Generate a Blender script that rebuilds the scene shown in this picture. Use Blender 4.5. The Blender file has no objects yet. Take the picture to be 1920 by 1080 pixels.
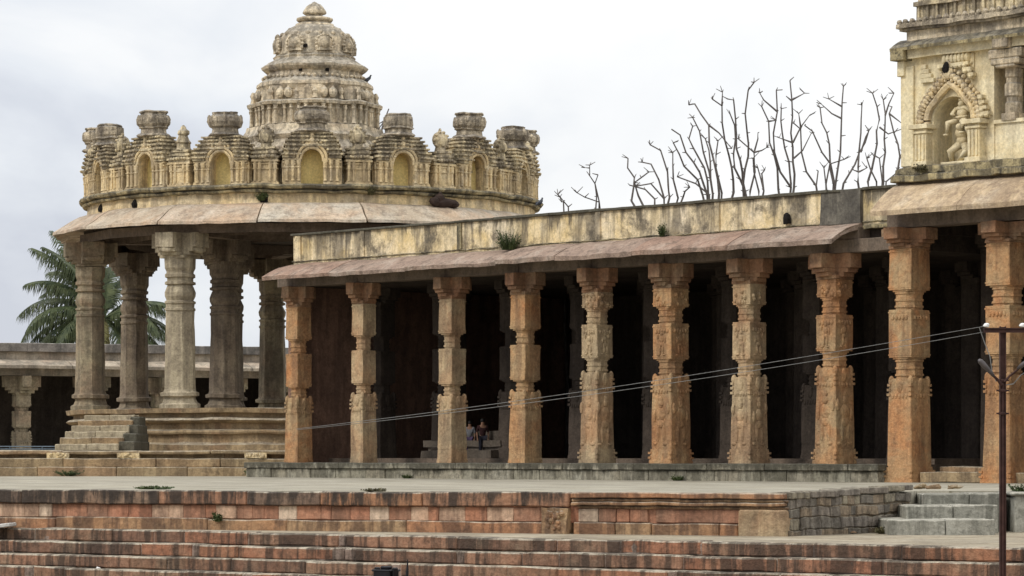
import bpy, math, random
from mathutils import Vector, Matrix, noise
random.seed(7)
PI = math.pi; R = math.radians
sc = bpy.context.scene
COL = sc.collection
F, HY, CX = 6000.0, 853.0, 960.0          # lens in photograph pixels, eye level row, centre column

def P(px, py, Y):
    return Vector(((px-CX)/F*Y, Y, (HY-py)/F*Y))

# ------------------------------------------------------------------ materials
def mk(name):
    m = bpy.data.materials.new(name); m.use_nodes = True
    nt = m.node_tree; nt.nodes.clear()
    out = nt.nodes.new('ShaderNodeOutputMaterial'); b = nt.nodes.new('ShaderNodeBsdfPrincipled')
    nt.links.new(b.outputs[0], out.inputs[0])
    b.inputs['Roughness'].default_value = .9
    b.inputs['Specular IOR Level'].default_value = .2
    return m, nt, b

def ramp(nt, fac, stops, interp='LINEAR'):
    r = nt.nodes.new('ShaderNodeValToRGB'); r.color_ramp.interpolation = interp
    cr = r.color_ramp
    while len(cr.elements) > 1: cr.elements.remove(cr.elements[-1])
    cr.elements[0].position = stops[0][0]; cr.elements[0].color = (*stops[0][1], 1)
    for p, c in stops[1:]:
        e = cr.elements.new(p); e.color = (*c, 1)
    nt.links.new(fac, r.inputs[0]); return r.outputs[0]

def noisy(nt, vec, scale, detail=5, rough=.6, aniso=None, off=0, dist=0):
    mp = nt.nodes.new('ShaderNodeMapping')
    if aniso: mp.inputs['Scale'].default_value = aniso
    mp.inputs['Location'].default_value = (off, off*.7, off*.3)
    nt.links.new(vec, mp.inputs[0])
    n = nt.nodes.new('ShaderNodeTexNoise'); n.inputs['Scale'].default_value = scale
    n.inputs['Detail'].default_value = detail; n.inputs['Roughness'].default_value = rough
    n.inputs['Distortion'].default_value = dist
    nt.links.new(mp.outputs[0], n.inputs['Vector']); return n.outputs['Fac']

def mix(nt, fac, a, b, mode='MIX'):
    m = nt.nodes.new('ShaderNodeMix'); m.data_type = 'RGBA'; m.blend_type = mode
    for s, v in ((m.inputs[0], fac), (m.inputs[6], a), (m.inputs[7], b)):
        if isinstance(v, (int, float)): s.default_value = v
        elif isinstance(v, tuple): s.default_value = (*v, 1) if len(v) == 3 else v
        else: nt.links.new(v, s)
    return m.outputs[2]

def math_(nt, op, a, b=0., clamp=True):
    m = nt.nodes.new('ShaderNodeMath'); m.operation = op; m.use_clamp = clamp
    for s, v in ((m.inputs[0], a), (m.inputs[1], b)):
        if isinstance(v, (int, float)): s.default_value = v
        else: nt.links.new(v, s)
    return m.outputs[0]

def stone(name, cols, scale=.5, dark=(.05,.045,.035), streak=.4, streak_sc=1.6, spots=.4, spot_sc=3.,
          dust=None, tint=None, tint_mix=.8, bump=.5, bsc=6., off=0., second=None, second_amt=.5, second_sc=.9,
          drips=None, joints=None):
    m, nt, b = mk(name)
    g = nt.nodes.new('ShaderNodeNewGeometry'); pos = g.outputs['Position']
    n1 = noisy(nt, pos, scale, 6, .62, off=off)
    k = len(cols); c = ramp(nt, n1, [(.32+.36*i/max(1,k-1), cc) for i, cc in enumerate(cols)])
    if tint:
        at = nt.nodes.new('ShaderNodeAttribute'); at.attribute_name = 'tint'
        k2 = len(tint)
        tc = ramp(nt, at.outputs['Fac'], [(i/k2, cc) for i, cc in enumerate(tint)], 'CONSTANT')
        c = mix(nt, tint_mix, c, tc)
    if joints:      # slab joints of a pavement seen in plan
        mp = nt.nodes.new('ShaderNodeMapping'); mp.inputs['Rotation'].default_value = (0,0,joints); nt.links.new(pos, mp.inputs[0])
        bt = nt.nodes.new('ShaderNodeTexBrick'); bt.inputs['Scale'].default_value = 1.; bt.inputs['Mortar Size'].default_value = .05; bt.inputs['Mortar Smooth'].default_value = .6
        bt.inputs['Brick Width'].default_value = 2.1; bt.inputs['Row Height'].default_value = 1.5
        bt.inputs['Color1'].default_value = (.8,.79,.77,1); bt.inputs['Color2'].default_value = (1.12,1.1,1.06,1); bt.inputs['Mortar'].default_value = (.5,.47,.38,1)
        nt.links.new(mp.outputs[0], bt.inputs['Vector']); c = mix(nt, .85, c, bt.outputs['Color'], 'MULTIPLY')
    if second:
        n5 = noisy(nt, pos, second_sc, 5, .65, off=off+31, dist=.6)
        f = ramp(nt, n5, [(.48, (0,0,0)), (.62, (second_amt,)*3)])
        c = mix(nt, f, c, second)
    if dust:
        sx = nt.nodes.new('ShaderNodeSeparateXYZ'); nt.links.new(g.outputs['True Normal'], sx.inputs[0])
        nn = noisy(nt, pos, 3., 4, .6, off=off+5)
        f = ramp(nt, sx.outputs['Z'], [(.35,(0,0,0)), (.75,(1,1,1))])
        f = mix(nt, 1., f, ramp(nt, nn, [(.3,(.55,.55,.55)), (.6,(1,1,1))]), 'MULTIPLY')
        c = mix(nt, f, c, dust)
    if streak:
        n2 = noisy(nt, pos, streak_sc, 5, .65, aniso=(1.6,1.6,.16), off=off+11)
        n2b = noisy(nt, pos, .45, 3, .5, off=off+17)
        s = math_(nt, 'MULTIPLY', n2, math_(nt, 'ADD', n2b, .5, False), False)
        f = ramp(nt, s, [(.44,(0,0,0)), (.58,(streak,)*3)])
        c = mix(nt, f, c, dark)
    for zt_, ln, am in drips or []:      # black run-off stains hanging from an edge
        sp_ = nt.nodes.new('ShaderNodeSeparateXYZ'); nt.links.new(pos, sp_.inputs[0])
        h_ = math_(nt, 'MULTIPLY', math_(nt, 'SUBTRACT', sp_.outputs['Z'], zt_-ln, False), 1/ln, False)
        n7 = noisy(nt, pos, 1.0, 6, .7, aniso=(1.5,1.5,.25), off=off+61)
        q_ = math_(nt, 'ADD', math_(nt, 'MULTIPLY', h_, .36, False), math_(nt, 'MULTIPLY', math_(nt, 'SUBTRACT', n7, .36, False), 2.2, False), False)
        c = mix(nt, ramp(nt, q_, [(.0,(0,0,0)),(.58,(0,0,0)),(.80,(am,)*3)]), c, dark)
    if spots:
        n3 = noisy(nt, pos, spot_sc, 8, .75, off=off+23)
        f = ramp(nt, n3, [(.49,(0,0,0)), (.62,(spots,)*3)])
        c = mix(nt, f, c, dark)
    n4 = noisy(nt, pos, 9., 6, .75, off=off+3)
    c = mix(nt, .75, c, ramp(nt, n4, [(.25,(.55,.55,.55)), (.5,(1,1,1)), (.75,(1.5,1.5,1.5))]), 'MULTIPLY')
    nt.links.new(c, b.inputs['Base Color'])
    if bump:
        n6 = noisy(nt, pos, bsc, 9, .7, off=off+40)
        bp = nt.nodes.new('ShaderNodeBump'); bp.inputs['Strength'].default_value = bump
        bp.inputs['Distance'].default_value = .12
        nt.links.new(n6, bp.inputs['Height']); nt.links.new(bp.outputs[0], b.inputs['Normal'])
    return m

def plain(name, c, rough=.8, metal=0., var=.3, sc_=4.):
    m, nt, b = mk(name)
    g = nt.nodes.new('ShaderNodeNewGeometry')
    n = noisy(nt, g.outputs['Position'], sc_, 5, .6)
    col = ramp(nt, n, [(.3, tuple(x*(1-var) for x in c)), (.7, tuple(min(1,x*(1+var)) for x in c))])
    nt.links.new(col, b.inputs['Base Color']); b.inputs['Roughness'].default_value = rough
    b.inputs['Metallic'].default_value = metal
    return m

M = {}
M['plaster'] = stone('yellow_plaster', [(.58,.44,.24),(.73,.57,.32),(.80,.65,.40)], .6, (.16,.12,.085), .5, 1.4, .45, 2.5,
                     second=(.60,.52,.38), second_amt=.5, bump=.5, bsc=7, dust=(.22,.19,.15))
M['niche'] = stone('niche_plaster', [(.66,.51,.20),(.71,.56,.24)], .8, (.3,.2,.1), .15, 1.5, .1, 2., bump=.15)
M['tier'] = stone('weathered_plaster', [(.42,.34,.22),(.64,.53,.33),(.78,.66,.43)], 1.1, (.07,.058,.048), .7, 1.6, .6, 2.4,
                  second=(.42,.35,.27), second_amt=.5, bump=.6, bsc=6, dust=(.38,.33,.25), off=4)
M['crown'] = stone('blackened_plaster', [(.34,.28,.21),(.52,.44,.32),(.68,.57,.40)], 1.3, (.07,.06,.05), .6, 1.8, .65, 2.8,
                   bump=1., bsc=6, dust=(.32,.29,.25), off=9)
M['spire'] = stone('grey_cream_plaster', [(.50,.40,.28),(.70,.58,.40),(.82,.70,.50)], .9, (.11,.095,.075), .6, 2., .5, 3.2,
                   second=(.48,.43,.36), second_amt=.4, bump=.9, bsc=6, dust=(.42,.38,.31), off=14)
M['ledge'] = stone('mossy_ledge', [(.24,.20,.12),(.42,.35,.2),(.50,.41,.22)], 1.2, (.06,.055,.045), .7, 1.5, .8, 2.6,
                   bump=.9, bsc=6, dust=(.22,.20,.16), off=19)
M['eave'] = stone('pink_eave_stone', [(.36,.27,.19),(.50,.43,.33),(.62,.57,.48)], .8, (.15,.12,.095), .12, 1.6, .5, 2.0,
                  second=(.55,.36,.22), second_amt=.4, second_sc=.45, bump=.9, bsc=4, off=3, tint=[(.46,.37,.27),(.55,.49,.40),(.44,.32,.23)], tint_mix=.4)
M['eave2'] = stone('reddish_eave_stone', [(.20,.14,.105),(.32,.23,.17),(.43,.36,.29)], .9, (.085,.065,.05), .12, 1.6, .6, 2.0,
                   bump=1., bsc=4, off=8, tint=[(.36,.22,.165),(.36,.27,.22),(.29,.175,.125)], tint_mix=.4)
M['eave3'] = stone('tan_eave_stone', [(.42,.31,.19),(.52,.40,.26),(.60,.51,.38)], .7, (.17,.12,.09), .4, 1.2, .4, 2.2, bump=.7, bsc=4, off=12)
M['column'] = stone('grey_green_stone', [(.20,.16,.11),(.28,.23,.155),(.36,.31,.20)], .7, (.07,.06,.045), .5, 1.5, .45, 2.4,
                    second=(.30,.20,.13), second_amt=.5, second_sc=.6, bump=.5, bsc=5, off=21)
M['pillar'] = stone('tan_orange_stone', [(.43,.32,.18),(.46,.28,.14),(.43,.21,.09)], .42, (.12,.07,.045), .45, 1.3, .35, 2.5,
                    second=(.50,.21,.08), second_amt=.6, second_sc=.55, bump=.8, bsc=5, off=27)
M['pillar2'] = stone('tan_stone', [(.41,.32,.20),(.48,.36,.215),(.43,.27,.15)], .42, (.10,.065,.045), .45, 1.3, .4, 2.5,
                    second=(.42,.22,.11), second_amt=.45, second_sc=.5, bump=.7, bsc=5, off=52)
M['capital'] = stone('bracket_stone', [(.36,.25,.15),(.32,.18,.10),(.28,.14,.08)], .7, (.10,.07,.05), .4, 1.3, .4, 2.5, bump=.6, bsc=5, off=33)  # bracket tone lowered as well, painting in the under-eave shade
M['base'] = stone('moulded_base_stone', [(.27,.19,.11),(.38,.27,.15),(.44,.34,.20)], .5, (.09,.065,.045), .45, 1.2, .45, 2.,
                  tint=[(.36,.22,.13),(.42,.32,.19),(.32,.25,.15),(.40,.26,.14)], tint_mix=.4, dust=(.42,.37,.28), bump=.6, bsc=5, off=37)
M['beam'] = stone('beam_stone', [(.13,.10,.075),(.21,.16,.12)], .6, (.06,.05,.04), .4, 1.2, .4, 2., bump=.4, off=41)  # darkened so the shade under the eave sits in the colour
M['inner'] = stone('shade_dark_stone', [(.055,.043,.034),(.09,.07,.055)], .6, (.02,.016,.013), .4, 1.2, .4, 2., bump=.4, off=45)  # colour lowered to near black, painting in the deep interior shade
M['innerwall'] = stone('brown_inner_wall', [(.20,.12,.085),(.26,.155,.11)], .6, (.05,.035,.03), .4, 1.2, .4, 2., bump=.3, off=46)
M['parapet'] = stone('stained_limewash', [(.62,.49,.28),(.75,.62,.40),(.70,.60,.44)], .7, (.10,.085,.065), .7, .9, .85, .9,
                     second=(.60,.43,.16), second_amt=.55, second_sc=.45, bump=.4, bsc=5, dust=(.3,.28,.24), off=49, drips=[(9.5,.85,.85)])
M['pier'] = stone('blackened_limewash', [(.12,.11,.09),(.22,.2,.16)], 1.2, (.05,.045,.04), .6, 1.1, .6, 1.7, bump=.4, off=50)
M['plinth'] = stone('lichen_grey_stone', [(.20,.18,.13),(.31,.28,.21),(.36,.34,.27)], .9, (.06,.055,.04), .6, 1.8, .55, 2.6,
                    tint=[(.30,.28,.22),(.34,.30,.22),(.26,.25,.19)], tint_mix=.35, dust=(.33,.32,.27), bump=.7, off=55, drips=[(-.57,.3,.8)])
M['paving'] = stone('pale_paving', [(.25,.23,.18),(.32,.30,.245),(.37,.35,.29)], .5, (.2,.175,.13), .0, 1.2, .45, .9, bump=.3, bsc=3, off=58, joints=.43)
M['cap'] = stone('stained_coping_stone', [(.24,.14,.09),(.30,.19,.12),(.36,.21,.13)], .5, (.045,.036,.03), .93, 2.4, .55, 2.6,
                 tint=[(.34,.17,.10),(.20,.15,.11),(.13,.10,.08),(.28,.20,.14),(.38,.18,.09)], tint_mix=.6, dust=(.42,.38,.30), bump=.6, off=61, drips=[(-.97,.6,.9)])
M['band'] = stone('limewashed_red_stone', [(.36,.17,.10),(.42,.24,.15),(.52,.39,.27)], .9, (.09,.055,.04), .5, 1.8, .35, 2.6,
                  tint=[(.42,.19,.11),(.68,.56,.42),(.40,.17,.10),(.60,.42,.29),(.32,.16,.10)], tint_mix=.7, bump=.5, off=64)
M['course'] = stone('orange_course_stone', [(.34,.17,.085),(.38,.21,.11),(.37,.26,.15)], .6, (.07,.045,.035), .65, 1.8, .5, 2.6,
                    tint=[(.38,.17,.09),(.35,.22,.12),(.37,.28,.16),(.40,.20,.10)], tint_mix=.4, dust=(.45,.38,.29), bump=.6, off=67)
M['step'] = stone('red_step_stone', [(.22,.125,.08),(.30,.15,.09),(.29,.20,.13)], .8, (.05,.038,.03), .8, 2.1, .5, 2.6,
                  tint=[(.40,.17,.095),(.20,.13,.09),(.34,.20,.13),(.10,.075,.06),(.27,.19,.13),(.38,.17,.09),(.20,.13,.085),(.28,.29,.27)],
                  tint_mix=.42, dust=(.46,.42,.33), bump=.8, off=70)
M['rubble'] = stone('rubble_stone', [(.20,.175,.135),(.29,.25,.20),(.34,.30,.24)], 1., (.06,.05,.04), .5, 2., .5, 3.,
                    tint=[(.26,.22,.18),(.34,.25,.16),(.20,.18,.15),(.38,.33,.23),(.24,.21,.18),(.18,.165,.14)], tint_mix=.65,
                    dust=(.30,.27,.21), bump=1., bsc=7, off=73)
M['greystep'] = stone('grey_granite_step', [(.22,.215,.18),(.30,.29,.245),(.35,.34,.29)], .9, (.07,.07,.055), .6, 2., .5, 3.,
                      dust=(.40,.38,.32), bump=.5, off=76)
M['ground'] = stone('dry_earth', [(.23,.19,.13),(.32,.27,.2)], .3, (.12,.1,.07), 0, 1, .4, 1., bump=.4, off=80)
M['farwall'] = stone('far_pale_stone', [(.30,.24,.18),(.42,.36,.28),(.40,.31,.23)], .4, (.08,.075,.065), .5, .8, .4, 1., bump=.3, off=82)
M['fartop'] = stone('far_dark_coping', [(.12,.11,.10),(.2,.18,.16),(.30,.27,.24)], .5, (.05,.048,.045), .6, .8, .5, 1., dust=(.5,.48,.44), bump=.3, off=84)
M['bark'] = plain('grey_bark', (.125,.11,.10), .9, 0, .35, 3)
M['palmbark'] = plain('palm_bark', (.16,.13,.10))
M['metal'] = plain('rusty_pole_paint', (.045,.022,.018), .6, .2, .4, 6)
M['lamp'] = plain('grey_lamp_metal', (.10,.09,.09), .5, .4)
M['ceramic'] = plain('white_ceramic', (.75,.75,.73), .25, 0, .05)
M['wire'] = plain('aluminium_wire', (.20,.20,.19), .5, .3)
M['black'] = plain('black_plastic', (.01,.01,.012), .4)
M['darkstone'] = plain('dark_brown_stone', (.035,.022,.017), .8, 0, .4, 3)
M['hole'] = plain('hole_shade_and_boss', (.012,.01,.009), .95)  # solid near-black: painted shade of drain and vent holes, also the dark boss
M['bird'] = plain('grey_feather', (.05,.055,.065), .7)
M['skin'] = plain('brown_skin', (.20,.11,.07), .6, 0, .1)
M['hair'] = plain('black_hair', (.01,.008,.007), .6)
M['maroon'] = plain('dark_maroon_cloth', (.03,.012,.012), .9)
M['navy'] = plain('dark_navy_cloth', (.015,.015,.022), .9)
M['pale'] = plain('pale_cloth', (.14,.14,.15), .9)
M['violet'] = plain('violet_cloth', (.05,.035,.07), .9)

def leafmat(name, c1, c2, off=0):
    m, nt, b = mk(name)
    g = nt.nodes.new('ShaderNodeNewGeometry')
    n = noisy(nt, g.outputs['Position'], 1.6, 5, .7, off=off)
    nt.links.new(ramp(nt, n, [(.35, c1), (.65, c2)]), b.inputs['Base Color'])
    b.inputs['Roughness'].default_value = .55
    return m
M['frond'] = leafmat('palm_leaf', (.022,.036,.015), (.085,.10,.042))
M['frond2'] = leafmat('yellowing_palm_leaf', (.10,.10,.03), (.20,.17,.06))
M['leaf'] = leafmat('weed_leaf', (.03,.05,.018), (.08,.10,.035))
M['leaf2'] = leafmat('dry_weed_leaf', (.06,.05,.025), (.12,.11,.05))

# ------------------------------------------------------------------ mesh builder
class MB:
    def __init__(s): s.v = []; s.f = []; s.t = []
    def add(s, vs, fs, t=None, Mx=None):
        if t is None: t = random.random()
        o = len(s.v)
        for p in vs:
            p = Vector(p)
            if Mx is not None: p = Mx @ p
            s.v.append(p)
        for f in fs:
            s.f.append(tuple(i+o for i in f)); s.t.append(t)
    def box(s, x0, x1, y0, y1, z0, z1, t=None, Mx=None, top=None):
        # top = (sx, sy) inset of the top face
        ix = iy = 0
        if top: ix, iy = top
        vs = [(x0,y0,z0),(x1,y0,z0),(x1,y1,z0),(x0,y1,z0),(x0+ix,y0+iy,z1),(x1-ix,y0+iy,z1),(x1-ix,y1-iy,z1),(x0+ix,y1-iy,z1)]
        s.add(vs, [(0,3,2,1),(4,5,6,7),(0,1,5,4),(1,2,6,5),(2,3,7,6),(3,0,4,7)], t, Mx)
    def gbox(s, x0, x1, y0, y1, z0, z1, step=.5, t=None, Mx=None):
        # a box whose faces are split into a grid, so that rough() can wear it
        nx = max(1, round((x1-x0)/step)); ny = max(1, round((y1-y0)/step)); nz = max(1, round((z1-z0)/step))
        idx = {}; vs = []; fs = []
        def vid(i, j, k):
            q = (i, j, k)
            if q not in idx:
                idx[q] = len(vs); vs.append((x0+(x1-x0)*i/nx, y0+(y1-y0)*j/ny, z0+(z1-z0)*k/nz))
            return idx[q]
        for i in range(nx):
            for j in range(ny):
                fs.append((vid(i,j,0),vid(i,j+1,0),vid(i+1,j+1,0),vid(i+1,j,0)))
                fs.append((vid(i,j,nz),vid(i+1,j,nz),vid(i+1,j+1,nz),vid(i,j+1,nz)))
        for i in range(nx):
            for k in range(nz):
                fs.append((vid(i,0,k),vid(i+1,0,k),vid(i+1,0,k+1),vid(i,0,k+1)))
                fs.append((vid(i,ny,k),vid(i,ny,k+1),vid(i+1,ny,k+1),vid(i+1,ny,k)))
        for j in range(ny):
            for k in range(nz):
                fs.append((vid(0,j,k),vid(0,j,k+1),vid(0,j+1,k+1),vid(0,j+1,k)))
                fs.append((vid(nx,j,k),vid(nx,j+1,k),vid(nx,j+1,k+1),vid(nx,j,k+1)))
        s.add(vs, fs, t, Mx)
    def lathe(s, prof, n=32, a0=0., c=(0,0), mod=None, Mx=None, cap=True, t=None, perseg=False):
        # prof: (r, z) from bottom to top
        vs = []; 
        for r, z in prof:
            for i in range(n):
                a = a0 + 2*PI*i/n
                rr = r*(mod(a, r, z) if mod else 1)
                vs.append((c[0]+rr*math.sin(a), c[1]-rr*math.cos(a), z))
        base = random.random() if t is None else t
        tv = [random.random() for _ in range(n)]
        o = len(s.v)
        for p in vs:
            p = Vector(p); s.v.append(Mx @ p if Mx is not None else p)
        for k in range(len(prof)-1):
            for i in range(n):
                j = (i+1) % n
                s.f.append((o+k*n+i, o+k*n+j, o+(k+1)*n+j, o+(k+1)*n+i)); s.t.append(tv[i] if perseg else base)
        if cap:
            s.f.append(tuple(o+i for i in reversed(range(n)))); s.t.append(base)
            s.f.append(tuple(o+(len(prof)-1)*n+i for i in range(n))); s.t.append(base)
    def tube(s, pts, rads, n=6, t=None):
        pts = [Vector(p) for p in pts]
        if isinstance(rads, (int, float)): rads = [rads]*len(pts)
        vs = []; fs = []
        for k, p in enumerate(pts):
            d = (pts[min(k+1, len(pts)-1)] - pts[max(k-1, 0)])
            d = d.normalized() if d.length > 1e-9 else Vector((0,0,1))
            u = d.cross(Vector((0,0,1)))
            if u.length < .05: u = d.cross(Vector((1,0,0)))
            u.normalize(); w = d.cross(u)
            for i in range(n):
                a = 2*PI*i/n
                vs.append(p + (u*math.cos(a) + w*math.sin(a))*rads[k])
        for k in range(len(pts)-1):
            for i in range(n):
                j = (i+1) % n
                fs.append((k*n+i, k*n+j, (k+1)*n+j, (k+1)*n+i))
        fs.append(tuple(reversed(range(n)))); fs.append(tuple((len(pts)-1)*n+i for i in range(n)))
        s.add(vs, fs, t)
    def ell(s, c, r, seg=10, rg=6, Mx=None, t=None):
        if isinstance(r, (int, float)): r = (r,r,r)
        vs = [(c[0], c[1], c[2]-r[2])]; fs = []
        for k in range(1, rg):
            ph = -PI/2 + PI*k/rg
            for i in range(seg):
                a = 2*PI*i/seg
                vs.append((c[0]+r[0]*math.cos(ph)*math.cos(a), c[1]+r[1]*math.cos(ph)*math.sin(a), c[2]+r[2]*math.sin(ph)))
        vs.append((c[0], c[1], c[2]+r[2])); L = len(vs)-1
        for i in range(seg):
            j = (i+1) % seg
            fs.append((0, 1+j, 1+i)); fs.append((L, 1+(rg-2)*seg+i, 1+(rg-2)*seg+j))
        for k in range(rg-2):
            for i in range(seg):
                j = (i+1) % seg
                fs.append((1+k*seg+i, 1+k*seg+j, 1+(k+1)*seg+j, 1+(k+1)*seg+i))
        s.add(vs, fs, t, Mx)
    def extrude(s, poly, x0, x1, cuts=1, t=None, Mx=None):
        # poly: (y, z) outline, counter-clockwise seen from +x; swept along x
        n = len(poly); vs = []; fs = []
        for c in range(cuts+1):
            x = x0 + (x1-x0)*c/cuts
            vs += [(x, y, z) for y, z in poly]
        for c in range(cuts):
            for i in range(n):
                j = (i+1) % n
                fs.append((c*n+i, (c+1)*n+i, (c+1)*n+j, c*n+j))
        fs.append(tuple(range(n))); fs.append(tuple(cuts*n+i for i in reversed(range(n))))
        s.add(vs, fs, t, Mx)
    def rough(s, amp=.03, sc_=1.2, seed=0., amp2=0., sc2=6.):
        o = Vector((seed, seed*1.7, seed*.3))
        for i, p in enumerate(s.v):
            d = noise.noise_vector(p*sc_ + o)*amp
            if amp2: d += noise.noise_vector(p*sc2 + o)*amp2
            s.v[i] = p + d
        return s
    def build(s, name, mat, parent=None, smooth=False, bevel=0., local=False, fix=True):
        me = bpy.data.meshes.new(name)
        zo = Vector((0,0,0))
        if parent is not None and not local and parent.type == 'EMPTY': zo = Vector((0,0,parent.location.z))
        me.from_pydata([p-zo for p in s.v], [], s.f)
        at = me.attributes.new('tint', 'FLOAT', 'FACE'); at.data.foreach_set('value', s.t)
        me.materials.append(mat if not isinstance(mat, str) else M[mat])
        if fix:
            import bmesh
            bm = bmesh.new(); bm.from_mesh(me); bmesh.ops.recalc_face_normals(bm, faces=bm.faces); bm.to_mesh(me); bm.free()
        if smooth: me.polygons.foreach_set('use_smooth', [True]*len(me.polygons))
        me.update()
        o = bpy.data.objects.new(name, me); COL.objects.link(o)
        if parent is not None: o.parent = parent
        if bevel:
            b = o.modifiers.new('Bevel', 'BEVEL'); b.width = bevel; b.segments = 1; b.limit_method = 'ANGLE'; b.angle_limit = R(40)
        return o

def thing(name, label, cat, loc=(0,0,0), rz=0., group=None):
    o = bpy.data.objects.new(name, None); COL.objects.link(o)
    o.location = loc; o.rotation_euler = (0,0,rz); o.empty_display_size = .3
    o['label'] = label; o['category'] = cat
    if group: o['group'] = group
    return o
def tag(o, label, cat, group=None):
    o['label'] = label; o['category'] = cat
    if group: o['group'] = group
    return o
def copy_tree(o, parent=None):
    c = o.copy(); COL.objects.link(c); c.parent = parent
    for ch in list(o.children): copy_tree(ch, c)
    return c

# ------------------------------------------------------------------ facade frame: local x along the front, local y inwards
FO = Vector((3.333, 125., 0)); FA = math.atan2(-.7374, .6756)
ax = Vector((math.cos(FA), math.sin(FA), 0)); iy = Vector((-math.sin(FA), math.cos(FA), 0))
def FW(s, y, z): return FO + ax*s + iy*y + Vector((0,0,z))
def s_of(px, y=0.):                      # facade coordinate seen in column px, in the plane y
    b = FO + iy*y; k = (px-CX)/F
    return (k*b.y - b.x)/(ax.x - k*ax.y)
ZD, ZF, ZT = -.97, -.33, -2.02           # deck, hall floor, terrace levels

# ------------------------------------------------------------------ setting: ground, terrace, deck
g = MB(); g.add([(-900,-60,-5.6),(900,-60,-5.6),(900,2600,-5.6),(-900,2600,-5.6)], [(0,1,2,3)])
o = g.build('ground', 'ground', fix=False); o['kind'] = 'structure'

W0 = Vector((-14.32, 89.5, 0)); wd = Vector((.9077, -.4195, 0)).normalized(); WL = 23.36
WA = math.atan2(wd.y, wd.x)
C1 = W0 + wd*WL; C2 = Vector((10.6, 85., 0))
Wl = W0 - wd*50
d = MB()
wi = Vector((-wd.y, wd.x, 0))*.25
poly = [Wl+wi, C1+wi, C2+Vector((.1,.5,0)), Vector((10.9,86.2,0)), Vector((34,86.2,0)), Vector((60,240,0)), Vector((-110,240,0)), Vector((-110,150,0))]
n = len(poly)
d.add([(p.x,p.y,ZD) for p in poly]+[(p.x,p.y,-5.5) for p in poly],
      [tuple(range(n))]+[(i, n+i, n+(i+1)%n, (i+1)%n) for i in range(n)])
o = d.build('pavement', 'paving'); o['kind'] = 'structure'

E0 = Vector((-14.25, 89.1, 0)); ed = Vector((25.4, -19.4, 0)).normalized(); EA = math.atan2(ed.y, ed.x)
ei = Vector((-ed.y, ed.x, 0))
t_ = MB()
pl = [E0-ed*40+ei*.55, E0+ed*60+ei*.55, E0+ed*60+ei*40, E0-ed*40+ei*40]
t_.add([(p.x,p.y,ZT-.006) for p in pl]+[(p.x,p.y,-5.55) for p in pl], [(0,1,2,3),(0,4,5,1),(1,5,6,2),(2,6,7,3),(3,7,4,0)])
M['terrace'] = stone('terrace_dust', [(.24,.20,.145),(.32,.28,.21),(.37,.33,.26)], .5, (.14,.11,.08), 0, 1, .5, 1.4, bump=.5, off=90, joints=.65)
o = t_.build('path', 'terrace'); o['kind'] = 'structure'

# ------------------------------------------------------------------ red tank steps
root = thing('stone_steps', 'long flight of stained red stone steps along the bottom of the view', 'steps', (E0.x, E0.y, -5.6), EA)
for k in range(11):
    m = MB(); x = -26 + random.random(); z1 = ZT - .33*k; y0 = -.5*k
    tn = .44
    m.box(-26, 52, y0+.03, y0+tn+.03, z1-.36, z1-.03, t=.999)
    while x < 50:
        L = random.uniform(1.1, 3.4)
        if random.random() < .14: L = random.uniform(.2, .4)
        g_ = random.uniform(.006, .02)
        tt = random.random()*.87 if L > .45 else .95
        a, b = x+g_/2, x+L-g_/2
        dz = random.uniform(-.018, .012); dy = random.uniform(-.025, .025)
        m.gbox(a, b, y0+dy, y0+.62, z1-.33, z1+dz, .4, t=tt)
        x += L
    m.rough(.022, 1.3, k*3.1, .012, 5.)
    m.build('step_course', 'step', root, bevel=.035)

# ------------------------------------------------------------------ deck retaining wall
root = thing('retaining_wall', 'low moulded stone wall with black streaked coping along the edge of the pale deck', 'wall', (W0.x, W0.y, ZT), WA)
def blocks(m, x0, x1, y0, y1, z0, z1, lo, hi, jit=.02, step=.4, gap=1.):
    x = x0
    while x < x1-.1:
        L = min(random.uniform(lo, hi), x1-x)
        if x1-x-L < lo*.5: L = x1-x
        gp = random.uniform(.008, .03)*gap+.002
        m.gbox(x+gp/2, x+L-gp/2, y0+random.uniform(-jit, jit), y1, z0, z1+random.uniform(-jit, jit)*.6, step)
        x += L
sx = 17.45   # where the coping turns moulded
m = MB(); blocks(m, -45, sx, -.14, .5, -1.34, ZD, 2.2, 5.); m.rough(.03, 1.1, 2, .012, 5)
m.build('coping', 'cap', root, bevel=.03)
m = MB()
m.gbox(sx+.05, WL-.05, -.20, .5, -1.10, ZD+.01, .35, t=.05); m.gbox(sx+.05, WL, -.11, .5, -1.19, -1.12, .35, t=.5)
m.gbox(sx+.05, WL-.05, -.17, .5, -1.29, -1.20, .35, t=.3); m.gbox(sx+.2, WL, -.05, .5, -1.37, -1.30, .35, t=.7)
m.rough(.03, 1.3, 5, .018, 5); m.build('moulded_coping', 'course', root, bevel=.02)
m = MB(); m.box(-45, WL-.3, .04, .5, -1.74, -1.30, t=.5); blocks(m, -45, sx-.7, 0, .4, -1.72, -1.355, .28, .8, .012, gap=0.)
blocks(m, sx+.2, 19.6, -.02, .4, -1.72, -1.385, .35, .6, .01)
m.gbox(19.8, 22.1, .0, .4, -1.72, -1.385, .5, t=.9)
m.rough(.02, 1.1, 4, .012, 5); m.build('frieze', 'band', root, bevel=.015)
m = MB(); blocks(m, -45, sx-.6, -.16, .4, ZT-1, -1.725, 2., 5., .03); blocks(m, sx+.1, 22.05, -.12, .4, ZT-.3, -1.725, 1., 2.2, .03)
m.rough(.03, 1.1, 7, .012, 5); m.build('base_course', 'course', root, bevel=.025)
m = MB(); m.gbox(sx-.75, sx-.02, -.21, .4, ZT-.1, -1.37, .2, t=.65)
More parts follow.
